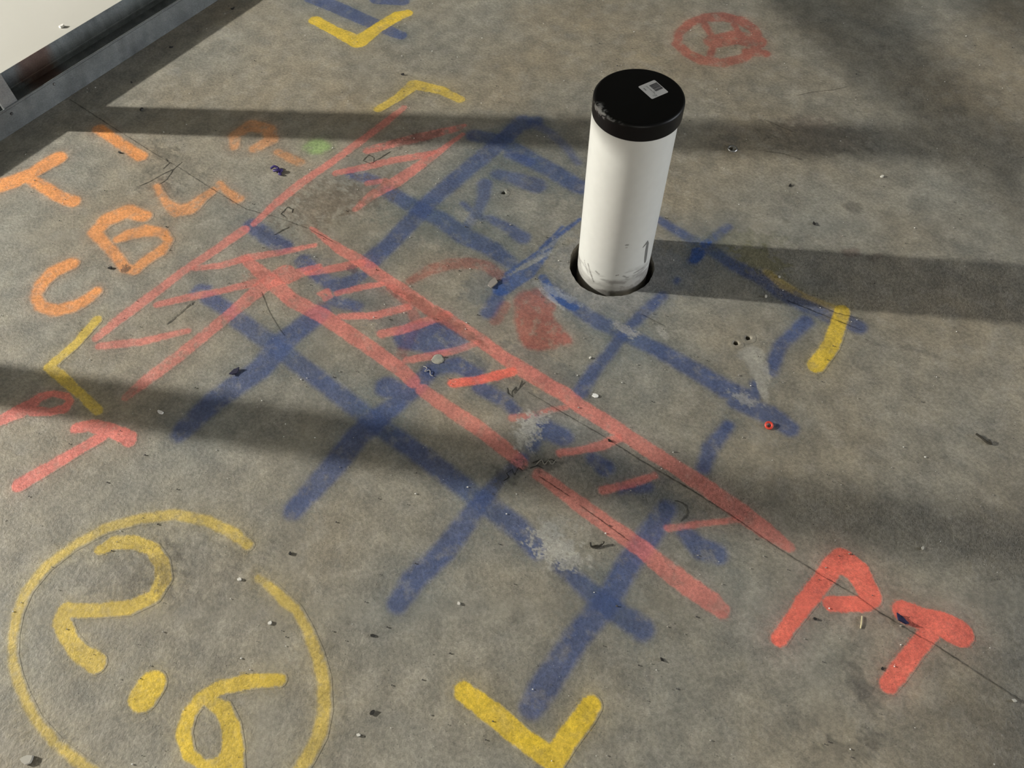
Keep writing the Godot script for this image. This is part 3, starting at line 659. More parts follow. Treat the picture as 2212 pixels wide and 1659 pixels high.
func floor_arrays(v: PackedVector3Array, c: PackedColorArray, ix: PackedInt32Array, n := PackedVector3Array()) -> ArrayMesh:
	var uv := PackedVector2Array()
	uv.resize(v.size())
	var fill := n.is_empty()
	if fill:
		n.resize(v.size())
	for k in v.size():
		var p := v[k]
		uv[k] = Vector2(p.x + p.y * 0.7, p.z + p.y * 0.7) / 0.9
		if fill:
			n[k] = Vector3.UP
	var a := []
	a.resize(Mesh.ARRAY_MAX)
	a[Mesh.ARRAY_VERTEX] = v
	a[Mesh.ARRAY_NORMAL] = n
	a[Mesh.ARRAY_COLOR] = c
	a[Mesh.ARRAY_TEX_UV] = uv
	a[Mesh.ARRAY_INDEX] = ix
	var m := ArrayMesh.new()
	m.add_surface_from_arrays(Mesh.PRIMITIVE_TRIANGLES, a)
	return m


func rim(angle: float) -> float:
	# the broken edge of the core hole round the pipe
	return HOLE_R + 0.0013 * sin(angle * 3.0 + 1.0) + 0.0006 * sin(angle * 11.0) + 0.0004 * sin(angle * 31.0 + 2.0)


func grid(v: PackedVector3Array, c: PackedColorArray, ix: PackedInt32Array, x0: float, z0: float, nx: int, nz: int, g: float, skip: Rect2, cut: bool) -> void:
	var s := v.size()
	var gone := PackedByteArray()
	gone.resize((nx + 1) * (nz + 1))
	for i in nx + 1:
		for j in nz + 1:
			var x := x0 + i * g
			var z := z0 + j * g
			var y := 0.0
			if cut:
				var d := Vector2(x, z) - HOLE
				var r := rim(d.angle())
				if d.length() < r:
					gone[i * (nz + 1) + j] = 1
					d = d.normalized() * r
					x = HOLE.x + d.x
					z = HOLE.y + d.y
				for h in drills:
					var e := Vector2(x - h[0], z - h[1])
					if e.length() < h[2] + 0.0075:
						gone[i * (nz + 1) + j] = 1
			v.append(Vector3(x, y, z))
			c.append(surface(x, z))
	for i in nx:
		for j in nz:
			var a := i * (nz + 1) + j
			var b := a + nz + 1
			if gone[a] and gone[b] and gone[a + 1] and gone[b + 1]:
				continue
			if skip.has_area() and skip.has_point(Vector2(x0 + (i + 0.5) * g, z0 + (j + 0.5) * g)):
				continue
			a += s
			b += s
			ix.append(a)
			ix.append(b)
			ix.append(b + 1)
			ix.append(a)
			ix.append(b + 1)
			ix.append(a + 1)


var drills := []


func build_floor() -> void:
	drills.append([0.478, -0.963, 0.0055, "small drilled hole with a pale crumbled rim, closer to the red rung side"])
	drills.append([0.506, -0.976, 0.0055, "small drilled hole with dust fanned behind it"])
	drills.append([-0.014, -1.43, 0.0055, "small drilled hole with a chipped white rim among the blue strokes"])
	drills.append([0.574, -1.577, 0.009, "anchor hole with a metal sleeve in a chipped crater"])
	var v := PackedVector3Array()
	var c := PackedColorArray()
	var ix := PackedInt32Array()
	var near := Rect2(-1.65, -2.4, 3.3, 2.45)
	grid(v, c, ix, -1.65, -2.4, 660, 490, 0.005, Rect2(), true)
	grid(v, c, ix, -9.0, -8.1, 100, 85, 0.15, near, false)
	var n := PackedVector3Array()
	n.resize(v.size())
	n.fill(Vector3.UP)
	# underside and edges of the slab
	var under := Cut.new()
	under.face([Vector3(-9, -0.3, -8.1), Vector3(6, -0.3, -8.1), Vector3(6, -0.3, 4.65), Vector3(-9, -0.3, 4.65)], Vector3.DOWN)
	for s in [[Vector3(-9, 0, -8.1), Vector3(6, 0, -8.1), Vector3(0, 0, -1)], [Vector3(-9, 0, 4.65), Vector3(6, 0, 4.65), Vector3(0, 0, 1)], [Vector3(-9, 0, -8.1), Vector3(-9, 0, 4.65), Vector3(-1, 0, 0)], [Vector3(6, 0, -8.1), Vector3(6, 0, 4.65), Vector3(1, 0, 0)]]:
		under.face([s[0], s[1], s[1] + Vector3(0, -0.3, 0), s[0] + Vector3(0, -0.3, 0)], s[2])
	var at := v.size()
	v.append_array(under.v)
	n.append_array(under.n)
	for k in under.v.size():
		c.append(Color(0.34, 0.313, 0.251))
	for k in under.ix:
		ix.append(k + at)
	floor_node = structure("floor", floor_arrays(v, c, ix, n), concrete_mat)


func build_marks() -> void:
	# each mark is a sheet of its own on the slab, cut to the outline of its paint
	var g := 0.0025
	for m in marks.size():
		var k: Array = marks[m]
		var lim: float = 0.0012 + k[4] * 0.35
		var side := {}
		var v := PackedVector3Array()
		var c := PackedColorArray()
		var ix := PackedInt32Array()
		var y: float = 0.00006 + m * 0.000005
		var keep := {}
		for id in range(k[8], k[9]):
			var r := maxf(swa[id], swb[id]) + lim + g
			for i in range(floori((minf(sax[id], sbx[id]) - r) / g), floori((maxf(sax[id], sbx[id]) + r) / g) + 1):
				for j in range(floori((minf(saz[id], sbz[id]) - r) / g), floori((maxf(saz[id], sbz[id]) + r) / g) + 1):
					var d := edge_distance(id, i * g, j * g)
					var key := i * 8192 + j
					if d < lim + 1.5 * g:
						if not side.has(key) or d < side[key][0]:
							side[key] = [d, near_q, near_hw]
						if d < lim:
							for o in [key, key - 1, key - 8192, key - 8193]:
								keep[o] = true
		var at := {}
		for key in keep:
			var q := []
			for o in [key, key + 8192, key + 8193, key + 1]:
				if not at.has(o):
					if not side.has(o):
						q = []
						break
					var j: int = posmod(o + 4096, 8192) - 4096
					var i: int = (o - j) / 8192
					var p := Vector2(i * g, j * g)
					var s: Array = side[o]
					if s[0] > lim:
						var w: Vector2 = p - s[1]
						p = s[1] + w.normalized() * (s[2] + lim)
					at[o] = v.size()
					v.append(Vector3(p.x, y, p.y))
					c.append(surface(p.x, p.y))
				q.append(at[o])
			if q.size() == 4:
				ix.append_array(PackedInt32Array([q[0], q[1], q[2], q[0], q[2], q[3]]))
		part(floor_node, k[0], floor_arrays(v, c, ix), concrete_mat, k[1])


func ribbon(called: String, label: String, width: float, dark: float, lines: Array) -> void:
	var v := PackedVector3Array()
	var c := PackedColorArray()
	var ix := PackedInt32Array()
	for l in lines:
		var curve := Curve2D.new()
		for i in range(0, l.size(), 2):
			curve.add_point(Vector2(l[i], l[i + 1]))
		curve.bake_interval = 0.004
		var pts := curve.get_baked_points()
		for i in pts.size():
			var t := (pts[mini(i + 1, pts.size() - 1)] - pts[maxi(i - 1, 0)]).normalized()
			var o := Vector2(-t.y, t.x)
			var p := pts[i] + o * width * 0.5 * n_fine.get_noise_2d(pts[i].x * 2.0, pts[i].y * 2.0)
			var tip := minf(1.0, 0.35 + minf(i, pts.size() - 1 - i) * 0.2)
			var w := width * 0.5 * tip * (1.0 + 0.8 * n_fine.get_noise_2d(pts[i].y * 3.0, pts[i].x * 3.0))
			for s in [-1.0, 1.0]:
				var e: Vector2 = p + o * w * s
				v.append(Vector3(e.x, 0.00045, e.y))
				var k := surface(e.x, e.y)
				var f := clampf(dark - 0.12 + 0.35 * n_scuff.get_noise_2d(e.x * 1.5, e.y * 1.5), 0.2, 0.95)
				c.append(Color(k.r * f, k.g * f, k.b * f))
			if i > 0:
				var a := v.size() - 4
				ix.append_array(PackedInt32Array([a, a + 3, a + 1, a, a + 2, a + 3]))
	part(floor_node, called, floor_arrays(v, c, ix), concrete_mat, label)


func build_lines() -> void:
	ribbon("pencil_line", "long straight dark layout line running from the metal track to the red letters", 0.0021, 0.6, [[-1.2, -1.821, -1.045, -1.697, -0.902, -1.585, -0.83, -1.533, -0.753, -1.471, -0.642, -1.387, -0.558, -1.356, -0.476, -1.316, -0.406, -1.267], [0.032, -0.847, 0.107, -0.792, 0.178, -0.741, 0.25, -0.684, 0.34, -0.619, 0.417, -0.557, 0.469, -0.51, 0.539, -0.455, 0.593, -0.417, 0.623, -0.389, 0.679, -0.347, 0.7, -0.334, 0.784, -0.266, 0.818, -0.239, 0.868, -0.202]])
	ribbon("pencil_line", "thin dark line inside the lower pink rail", 0.0018, 0.5, [[0.049, -0.656, 0.079, -0.633, 0.105, -0.613], [0.121, -0.596, 0.164, -0.561, 0.209, -0.522]])
	ribbon("pencil_line", "pair of thin dark lines under the yellow bar", 0.0024, 0.6, [[0.61, -1.077, 0.686, -1.031, 0.753, -0.991], [0.677, -1.061, 0.708, -1.04, 0.764, -1.021]])
	ribbon("pencilled_square", "small pencilled square beside the thin pink line", 0.0026, 0.45, [[-0.344, -1.543, -0.344, -1.564, -0.358, -1.576, -0.371, -1.554, -0.351, -1.541, -0.302, -1.588]])
	ribbon("pencilled_square", "small pencilled square with a tail at the blue stub", 0.003, 0.4, [[-0.526, -1.371, -0.525, -1.383, -0.539, -1.391, -0.551, -1.368, -0.538, -1.355], [-0.558, -1.298, -0.525, -1.324]])
	ribbon("pencil_stroke", "short dark marker stroke between the side ladder rungs", 0.004, 0.55, [[-0.749, -1.035, -0.727, -1.067, -0.703, -1.098]])
	ribbon("pencilled_loop", "dark scratched loop beside the blue line", 0.0028, 0.5, [[0.301, -0.601, 0.316, -0.597, 0.324, -0.586, 0.321, -0.571, 0.306, -0.559]])
	ribbon("scribble", "small dark scribble beside the bright red rung", 0.0022, 0.45, [[-0.01, -0.858, -0.007, -0.844, 0.001, -0.835, -0, -0.848, 0.009, -0.86, 0.005, -0.844, 0.015, -0.857, 0.021, -0.875, 0.017, -0.859, 0.027, -0.871]])
	ribbon("scribble", "dark scribbled scuffs at the gap in the lower pink rail", 0.002, 0.4, [[-0.019, -0.646, -0.008, -0.655, -0.013, -0.663, -0.002, -0.671, 0.003, -0.659, 0.01, -0.675, 0.019, -0.667], [0.037, -0.684, 0.051, -0.69, 0.062, -0.684, 0.073, -0.692, 0.085, -0.684], [0.032, -0.673, 0.046, -0.678, 0.059, -0.672]])
	ribbon("crack", "branching hairline crack beside the orange letter I", 0.002, 0.5, [[-0.833, -1.559, -0.848, -1.533, -0.868, -1.518, -0.882, -1.505, -0.897, -1.489, -0.921, -1.472], [-0.848, -1.533, -0.858, -1.494, -0.873, -1.475], [-0.882, -1.577, -0.865, -1.556, -0.876, -1.532]])
	ribbon("crack", "fine curved crack in the concrete beyond the pipe", 0.0022, 0.7, [[0.781, -1.789, 0.837, -1.805, 0.89, -1.812, 0.933, -1.825]])
	ribbon("crack", "hairline crack running from the anchor crater", 0.002, 0.7, [[0.659, -1.566, 0.699, -1.558, 0.746, -1.531], [0.682, -1.688, 0.719, -1.659, 0.751, -1.636]])
	ribbon("scratch", "curved scratch through the blue line", 0.0018, 0.6, [[-0.559, -1.125, -0.534, -1.071, -0.507, -1.026, -0.488, -1]])
	ribbon("scratch", "thin scratch beyond the small drill holes", 0.0016, 0.65, [[0.285, -1.045, 0.313, -1.024, 0.332, -1.011]])


func ring_mesh(at: Vector2, rings: Array, steps: int, wobble: float, tone := 1.0) -> ArrayMesh:
	# rings: [radius, height] from outside to inside, round a point of the floor
	var v := PackedVector3Array()
	var c := PackedColorArray()
	var ix := PackedInt32Array()
	for k in rings.size():
		for j in steps:
			var a := TAU * j / steps
			var r: float = rings[k][0] * (1.0 + wobble * sin(a * 3.0 + at.x * 40.0) * 0.6 + wobble * sin(a * 5.0 + at.y * 60.0) * 0.4)
			var p := Vector3(at.x + cos(a) * r, rings[k][1], at.y + sin(a) * r)
			v.append(p)
			var s := surface(p.x, p.z)
			c.append(Color(s.r * tone, s.g * tone, s.b * tone))
	for k in rings.size() - 1:
		for j in steps:
			var a := k * steps + j
			var b := k * steps + (j + 1) % steps
			ix.append_array(PackedInt32Array([a, b, b + steps, a, b + steps, a + steps]))
	var st := SurfaceTool.new()
	st.create_from_arrays(_arr(v, c, ix))
	st.generate_normals()
	var arr := st.commit_to_arrays()
	return floor_arrays(arr[Mesh.ARRAY_VERTEX], arr[Mesh.ARRAY_COLOR], arr[Mesh.ARRAY_INDEX], arr[Mesh.ARRAY_NORMAL])


func _arr(v: PackedVector3Array, c: PackedColorArray, ix: PackedInt32Array) -> Array:
	var a := []
	a.resize(Mesh.ARRAY_MAX)
	a[Mesh.ARRAY_VERTEX] = v
	a[Mesh.ARRAY_COLOR] = c
	a[Mesh.ARRAY_INDEX] = ix
	return a


func build_holes() -> void:
	# the core hole: wall of the bore and its bottom
	var v := PackedVector3Array()
	var c := PackedColorArray()
	var ix := PackedInt32Array()
	for k in 4:
		for j in 180:
			var a := TAU * j / 180.0
			var r := rim(a) - (0.0 if k == 0 else 0.001 * k)
			v.append(Vector3(HOLE.x + cos(a) * r, [0.0, -0.006, -0.06, -0.22][k], HOLE.y + sin(a) * r))
			c.append(Color(0.34, 0.313, 0.251))
	for k in 3:
		for j in 180:
			var a := k * 180 + j
			var b := k * 180 + (j + 1) % 180
			ix.append_array(PackedInt32Array([a, b, b + 180, a, b + 180, a + 180]))
	v.append(Vector3(HOLE.x, -0.22, HOLE.y))
	c.append(Color(0.34, 0.313, 0.251))
	for j in 180:
		ix.append_array(PackedInt32Array([540 + j, 540 + (j + 1) % 180, 720]))
	var st := SurfaceTool.new()
	st.create_from_arrays(_arr(v, c, ix))
	st.generate_normals()
	var arr := st.commit_to_arrays()
	part(floor_node, "core_hole", floor_arrays(arr[Mesh.ARRAY_VERTEX], arr[Mesh.ARRAY_COLOR], arr[Mesh.ARRAY_INDEX], arr[Mesh.ARRAY_NORMAL]), concrete_mat, "dark round core hole gaping round the white pipe")
	for h in drills:
		var r: float = h[2]
		part(floor_node, "drill_hole", ring_mesh(Vector2(h[0], h[1]), [[r + 0.011, 0.0004], [r + 0.005, 0.0010], [r + 0.0012, 0.0004], [r, -0.001], [r * 0.95, -0.02], [r * 0.9, -0.06], [0.0002, -0.061]], 28, 0.10), concrete_mat, h[3])
	# metal sleeve of the anchor and the mortar plug in an old hole
	var sleeve := Cut.new()
	for k in 24:
		var q := []
		for j in [k, k + 1]:
			var a: float = TAU * j / 24.0
			for e in [[0.0125, 0.0012], [0.0118, 0.0034], [0.0094, 0.0030], [0.0086, -0.03]]:
				q.append(Vector3(0.574 + cos(a) * e[0], e[1], -1.577 + sin(a) * e[0]))
		for e in 3:
			var mid: Vector3 = (q[e] + q[e + 5]) * 0.5 - Vector3(0.574, -0.01 if e < 2 else 0.0, -1.577)
			sleeve.face([q[e], q[e + 1], q[e + 5], q[e + 4]], Vector3(0, 1, 0) if e == 1 else (mid if e == 0 else -mid))
	part(floor_node, "anchor_sleeve", sleeve.mesh(), flat(Color(0.55, 0.55, 0.54), 0.35, 0.9), "shiny metal anchor sleeve set in the slab")
	var plug := ring_mesh(Vector2(-0.155, -0.932), [[0.0128, 0.0004], [0.0122, 0.0013], [0.009, 0.0016], [0.005, 0.0014], [0.0003, 0.0015]], 24, 0.05, 1.0)
	var pm := flat(Color(0.42, 0.41, 0.35), 0.9)
	pm.uv1_triplanar = true
	pm.uv1_world_triplanar = true
	pm.uv1_scale = Vector3(6, 6, 6)
	pm.albedo_texture = concrete_tex
	part(floor_node, "mortar_plug", plug, pm, "small round speckled mortar plug on the brownish rung")


# ------------------------------------------------------------------ metal track and studs
func track_point(along: float, across: float, y: float) -> Vector3:
	var p := TRACK_N * across + TRACK_D * along
	return Vector3(p.x, y, p.y)


func metal() -> StandardMaterial3D:
	var m := tinted(0.5, 0.65)
	m.uv1_triplanar = true
	m.uv1_world_triplanar = true
	m.uv1_scale = Vector3(2.2, 2.2, 2.2)
	m.albedo_texture = concrete_tex
	m.metallic_specular = 0.5
	return m


func sheet(profile: Array, s0: float, s1: float, step: float, tone: Callable) -> ArrayMesh:
	# a bent sheet of metal: profile of [across, y], drawn out along the track
	var cut := Cut.new()
	var count := ceili((s1 - s0) / step)
	for k in profile.size():
		var a: Array = profile[k]
		var b: Array = profile[(k + 1) % profile.size()]
		var dir := Vector2(b[0] - a[0], b[1] - a[1]).normalized()
		var nn := Vector3(TRACK_N.x * dir.y, -dir.x, TRACK_N.y * dir.y)
		var s := cut.v.size()
		for i in count + 1:
			var along := lerpf(s0, s1, float(i) / count)
			for e in [a, b]:
				cut.v.append(track_point(along, e[0], e[1]))
				cut.n.append(nn)
				cut.c.append(tone.call(along, e[0], e[1]))
		for i in count:
			var q := s + i * 2
			cut.ix.append_array(PackedInt32Array([q, q + 1, q + 3, q, q + 3, q + 2]))
	return cut.mesh()


func steel_tone(along: float, across: float, y: float) -> Color:
	var n := n_mid.get_noise_2d(along * 0.7, across * 3.0 + y * 3.0)
	var f := n_fine.get_noise_2d(along, across + y * 2.0)
	var c := Color(0.33, 0.355, 0.36) * (1.0 + 0.30 * n + 0.25 * f)
	# rust at the foot of the far flange
	var far := smooth(-2.12, -2.15, across)
	var r := far * smooth(0.075, 0.025, absf(along - 0.843) + 0.03 * n + 0.012 * f)
	return c.lerp(Color(0.20, 0.085, 0.045).lerp(Color(0.30, 0.17, 0.13), smooth(0.03, 0.06, y)), clampf(r, 0.0, 0.75))


func build_track() -> void:
	var t := thing("stud_track", "galvanised steel floor track with upright flanges and a rust stain", "metal track")
	var steel := metal()
	var w := 0.0014
	var n := TRACK_NEAR
	var f := TRACK_FAR
	# outline of the U: up the near flange with a small rolled hem, along the web, up the far flange
	part(t, "web", sheet([[n - w, 0.0005], [n - w, 0.0024], [f + w, 0.0024], [f + w, 0.0005]], -0.9, 3.6, 0.02, steel_tone), steel)
	part(t, "near_flange", sheet([[n, 0.0005], [n, 0.0585], [n + 0.0014, 0.0605], [n + 0.0014, LIP - 0.001], [n + 0.0002, LIP], [n - 0.0012, LIP], [n - w - 0.0006, LIP - 0.002], [n - w - 0.0006, 0.0605], [n - w, 0.0585], [n - w, 0.0005]], -0.9, 3.6, 0.02, steel_tone), steel)
	part(t, "far_flange", sheet([[f + w, 0.0005], [f + w, 0.013], [f + w + 0.0012, 0.0145], [f + w + 0.0012, 0.0185], [f + w, 0.02], [f + w, LIP], [f, LIP], [f, 0.0005]], -0.9, 3.6, 0.005, steel_tone), steel)
	for d in [[0.6701, 0.046, true], [0.8084, 0.052, false]]:
		var s := Cut.new()
		var o := track_point(d[0], n, d[1])
		var out := Vector3(TRACK_N.x, 0, TRACK_N.y)
		s.tube([o, o + out * 0.0014, o + out * 0.0026], [0.0042, 0.0040, 0.0022], 14, Color(0.22, 0.23, 0.24) if d[2] else Color(0.5, 0.5, 0.5))
		part(t, "screw", s.mesh(), steel)
	# studs standing in the track
	var shape := [[0.0, 0.0], [0.0, 0.041], [0.012, 0.041], [0.012, 0.0396], [0.0014, 0.0396], [0.0014, 0.0014], [0.1326, 0.0014], [0.1326, 0.0396], [0.122, 0.0396], [0.122, 0.041], [0.134, 0.041], [0.134, 0.0]]
	for d in [[0.7025, "steel stud standing in the track by the rust stain"], [-0.172, "steel stud standing near the free end of the track"], [2.50, "steel stud standing far along the track beyond the white board edge"]]:
		var s := Cut.new()
		for k in shape.size():
			var a: Array = shape[k]
			var b: Array = shape[(k + 1) % shape.size()]
			var q := []
			for e in [a, b]:
				q.append(track_point(d[0] - e[1], n - w - 0.0008 - e[0], 0.003))
			var up := Vector3(0, 3.88, 0)
			var ee: Vector3 = (q[1] - q[0]).normalized()
			s.face([q[0], q[1], q[1] + up, q[0] + up], Vector3.UP.cross(ee) * -1.0, Color(0.42, 0.44, 0.45))
		single("metal_stud", d[1], "stud", s.mesh(), steel)
	# sheet of white board lying on the slab behind the track
	var b := Cut.new()
	var mid := track_point(1.2, TRACK_FAR - 0.004 - 0.6, 0.0068)
	b.box(mid, Vector3(1.2, 0.0127, 3.4), Basis(Vector3(TRACK_N.x, 0, TRACK_N.y), Vector3.UP, Vector3(-TRACK_D.x, 0, -TRACK_D.y)))
	single("white_board", "white gypsum board lying on the floor behind the metal track", "board", b.mesh(), flat(Color(0.50, 0.49, 0.45), 0.85))


# ------------------------------------------------------------------ pipe and cap
func turned(rows: Array, steps: int, tone: Callable) -> ArrayMesh:
	# rows of [radius, y, normal out, normal up]; colour from (degrees, y)
	var v := PackedVector3Array()
	var n := PackedVector3Array()
	var c := PackedColorArray()
	var ix := PackedInt32Array()
	for r in rows:
		for j in steps:
			var a := TAU * j / steps
			v.append(Vector3(sin(a) * r[0], r[1], cos(a) * r[0]))
			n.append(Vector3(sin(a) * r[2], r[3], cos(a) * r[2]).normalized())
			c.append(tone.call(rad_to_deg(a) if a < PI else rad_to_deg(a) - 360.0, r[1], r[0]))
	for k in rows.size() - 1:
		for j in steps:
			var a := k * steps + j
			var b := k * steps + (j + 1) % steps
			ix.append_array(PackedInt32Array([a, a + steps, b + steps, a, b + steps, b]))
	var arr := _arr(v, c, ix)
	arr[Mesh.ARRAY_NORMAL] = n
	var m := ArrayMesh.new()
	m.add_surface_from_arrays(Mesh.PRIMITIVE_TRIANGLES, arr)
	return m


func stroke_on_pipe(deg: float, y: float, a: Vector2, b: Vector2, w: float) -> float:
	# cover of a scratch drawn on the pipe between two (degrees, height) points
	var s := PIPE_R * PI / 180.0
	var p := Vector2(deg * s, y)
	var q := Geometry2D.get_closest_point_to_segment(p, Vector2(a.x * s, a.y), Vector2(b.x * s, b.y))
	return smooth(w, w * 0.4, p.distance_to(q))


func pipe_tone(deg: float, y: float, _r: float) -> Color:
	var s := PIPE_R * PI / 180.0
	var f := n_fine.get_noise_2d(deg * s + 3.0, y)
	var g := n_grit.get_noise_2d(deg * s + 3.0, y)
	var sc := n_scuff.get_noise_2d(deg * s * 0.5, y * 3.0 + 8.0)
	var c := Color(0.60, 0.605, 0.575) * (1.0 + 0.03 * f)
	# mortar smeared round the foot of the pipe, in streaks
	var top := 0.030 + 0.012 * sin(deg * 0.045 + 0.6) + 0.010 * sc
	var streak := smooth(-0.15, 0.3, n_mid.get_noise_2d(deg * s * 1.4, y * 5.0 + 0.5 * deg * s) + 0.6 * f + 0.2 * g)
	var grey := smooth(top + 0.004, top - 0.010, y) * (0.55 + 0.45 * streak)
	var wisp := smooth(top + 0.028, top, y) * smooth(0.05, 0.3, n_mid.get_noise_2d(deg * s * 1.2 + 4.0, y * 6.0) + 0.4 * f) * 0.75
	c = c.lerp(Color(0.29, 0.28, 0.265), clampf(maxf(grey, wisp), 0.0, 1.0))
	var dark := 0.0
	for k in [[-53, 0.051, -46, 0.030, 0.0022], [-46, 0.030, -38, 0.008, 0.0028], [-36, 0.044, -31, 0.040, 0.0032], [-63, 0.050, -50, 0.020, 0.0012], [4, 0.142, 7, 0.142, 0.0032], [5, 0.134, 6, 0.134, 0.0026], [8, 0.044, 12, 0.040, 0.0030], [13, 0.038, 17, 0.036, 0.0026], [26, 0.045, 46, 0.046, 0.0022], [-4, 0.047, 0, 0.049, 0.0018], [0, 0.30, 1, 0.301, 0.0014]]:
		dark = maxf(dark, stroke_on_pipe(deg, y, Vector2(k[0], k[1]), Vector2(k[2], k[3]), k[4]))
	return c.lerp(Color(0.17, 0.165, 0.15), dark * (0.75 + 0.5 * g))


func build_pipe() -> void:
	var t := thing("drain_pipe", "white plastic pipe standing upright in a hole in the concrete floor", "pipe", PIPE)
	var rows := []
	for k in 60:
		rows.append([PIPE_R, -0.215 + 0.195 * k / 59.0, 1.0, 0.0])
	for k in 100:
		rows.append([PIPE_R, -0.018 + 0.168 * k / 99.0, 1.0, 0.0])
	for k in 30:
		rows.append([PIPE_R, 0.155 + 0.2525 * k / 29.0, 1.0, 0.0])
	rows.append([PIPE_R - 0.001, 0.4085, 0.7, 0.7])
	rows.append([PIPE_R - 0.007, 0.4085, 0.0, 1.0])
	rows.append([PIPE_R - 0.007, 0.34, -1.0, 0.0])
	var m := tinted(0.42)
	m.metallic_specular = 0.45
	part(t, "pipe_wall", turned(rows, 288, pipe_tone), m)
	# a figure 1 in dark grey marker
	var cut := Cut.new()
	for l in [[[34.0, 0.1195, 0.0012], [37.5, 0.1235, 0.0030], [41.5, 0.131, 0.0022]], [[42.0, 0.1330, 0.0008], [43.6, 0.122, 0.0038], [44.0, 0.105, 0.0044], [45.2, 0.085, 0.0046], [46.4, 0.068, 0.0040], [46.8, 0.0590, 0.0024]]]:
		for k in l.size() - 1:
			var q := []
			for e in [[l[k], -1.0], [l[k], 1.0], [l[k + 1], 1.0], [l[k + 1], -1.0]]:
				var a: float = deg_to_rad(e[0][0]) + e[1] * e[0][2] / PIPE_R
				q.append(Vector3(sin(a), 0, cos(a)) * (PIPE_R + 0.0004) + Vector3(0, e[0][1], 0))
			var out: Vector3 = q[0] + q[2]
			out.y = 0.0
			cut.face(q, out, Color(0.15, 0.15, 0.145))
	part(t, "marker_digit", cut.mesh(), tinted(0.7), "dark grey handwritten figure 1 on the pipe")


func cap_tone(deg: float, y: float, r: float) -> Color:
	var s := 0.08 * PI / 180.0
	var px := sin(deg_to_rad(deg)) * r
	var pz := cos(deg_to_rad(deg)) * r
	var f := n_fine.get_noise_3d(px * 2.0, y * 2.0, pz * 2.0)
	var g := n_grit.get_noise_3d(px, y, pz)
	var c := Color(0.0052, 0.0055, 0.0056) * (1.0 + 0.25 * f)
	# pale scuff on the rim and a scratch that runs on from it
	var d := Vector2((deg + 68.0) * s / 0.013, (y - 0.4405) / 0.006)
	var w := smooth(1.25, 0.6, d.length() + 1.5 * f + 0.8 * g)
	if r < CAP_R - 0.007:
		w *= smooth(CAP_R - 0.012, CAP_R - 0.008, r)
	var e := smooth(0.003, 0.001, absf(y - 0.441 + 0.0015 * f)) * smooth(-20.0, -45.0, deg) * smooth(-70.0, -55.0, deg) * smooth(-0.15, 0.25, f + g)
	if r < CAP_R - 0.004:
		e = 0.0
	return c.lerp(Color(0.36, 0.36, 0.36), clampf(w * 0.9 + e * 0.4, 0.0, 0.9))


func build_cap() -> void:
	var t := thing("pipe_cap", "black rubber cap with a barcode sticker on top of the white pipe", "cap", Vector3(PIPE.x + 0.0023, 0, PIPE.z))
	var rows := [[0.0001, 0.4088, 0.0, -1.0], [CAP_R - 0.0030, 0.4088, 0.0, -1.0], [CAP_R - 0.0010, 0.4087, -0.1, -1.0], [CAP_R - 0.0003, 0.4096, 0.8, -0.6]]
	for k in 14:
		rows.append([CAP_R, 0.411 + 0.0265 * k / 13.0, 1.0, 0.0])
	for k in range(1, 9):
		var a := PI * 0.5 * k / 8.0
		rows.append([CAP_R - 0.0062 + 0.0062 * cos(a), 0.4382 + 0.0062 * sin(a), cos(a), sin(a)])
	for k in range(1, 16):
		rows.append([(CAP_R - 0.0062) * (1.0 - k / 15.0) + 0.0001, 0.4444 + 0.0004 * sin(PI * 0.5 * k / 15.0), 0.0, 1.0])
	var m := tinted(0.40)
	m.metallic_specular = 0.32
	part(t, "cap_shell", turned(rows, 288, cap_tone), m)
	# sticker
	var o := Vector3(0.2381, 0.4449, -1.2210) - t.position
	var e1 := Vector3(0.0325, 0, -0.0196)
	var e2 := Vector3(0.0216, 0, 0.0366)
	var s := Cut.new()
	var pts := []
	for cnr in [[0.0, 0.0, 180.0], [1.0, 0.0, 270.0], [1.0, 1.0, 0.0], [0.0, 1.0, 90.0]]:
		var inset := Vector2(0.07 if cnr[0] == 0.0 else 0.93, 0.065 if cnr[1] == 0.0 else 0.935)
		for q in 5:
			var a: float = deg_to_rad(cnr[2] + 22.5 * q)
			pts.append(o + e1 * (inset.x + 0.07 * cos(a)) + e2 * (inset.y + 0.065 * sin(a)))
	s.face(pts, Vector3.UP)
	var st := part(t, "sticker", s.mesh(), flat(Color(0.80, 0.80, 0.80), 0.4), "white barcode sticker")
	var bar := Cut.new()
	var ink := Cut.new()
	var at := 0.20
	var r := RandomNumberGenerator.new()
	r.seed = 4
	while at < 0.69:
		var w := [0.010, 0.018, 0.030, 0.014][r.randi() % 4] as float
		lift(bar, o, e1, e2, 0.51, 0.96, at, at + w)
		at += w + ([0.008, 0.014, 0.02][r.randi() % 3] as float)
	for q in [[0.14, 0.185, 0.21, 0.40], [0.36, 0.385, 0.16, 0.34], [0.36, 0.385, 0.37, 0.58], [0.36, 0.385, 0.61, 0.78], [0.27, 0.295, 0.80, 0.94], [0.34, 0.37, 0.84, 0.95], [0.20, 0.22, 0.80, 0.90], [0.42, 0.44, 0.62, 0.70], [0.30, 0.315, 0.14, 0.18]]:
		lift(ink, o, e1, e2, q[0], q[1], q[2], q[3])
	part(st, "barcode", bar.mesh(), flat(Color(0.03, 0.03, 0.035), 0.5), "black barcode bars")
	part(st, "small_print", ink.mesh(), flat(Color(0.22, 0.22, 0.23), 0.5), "grey small print")


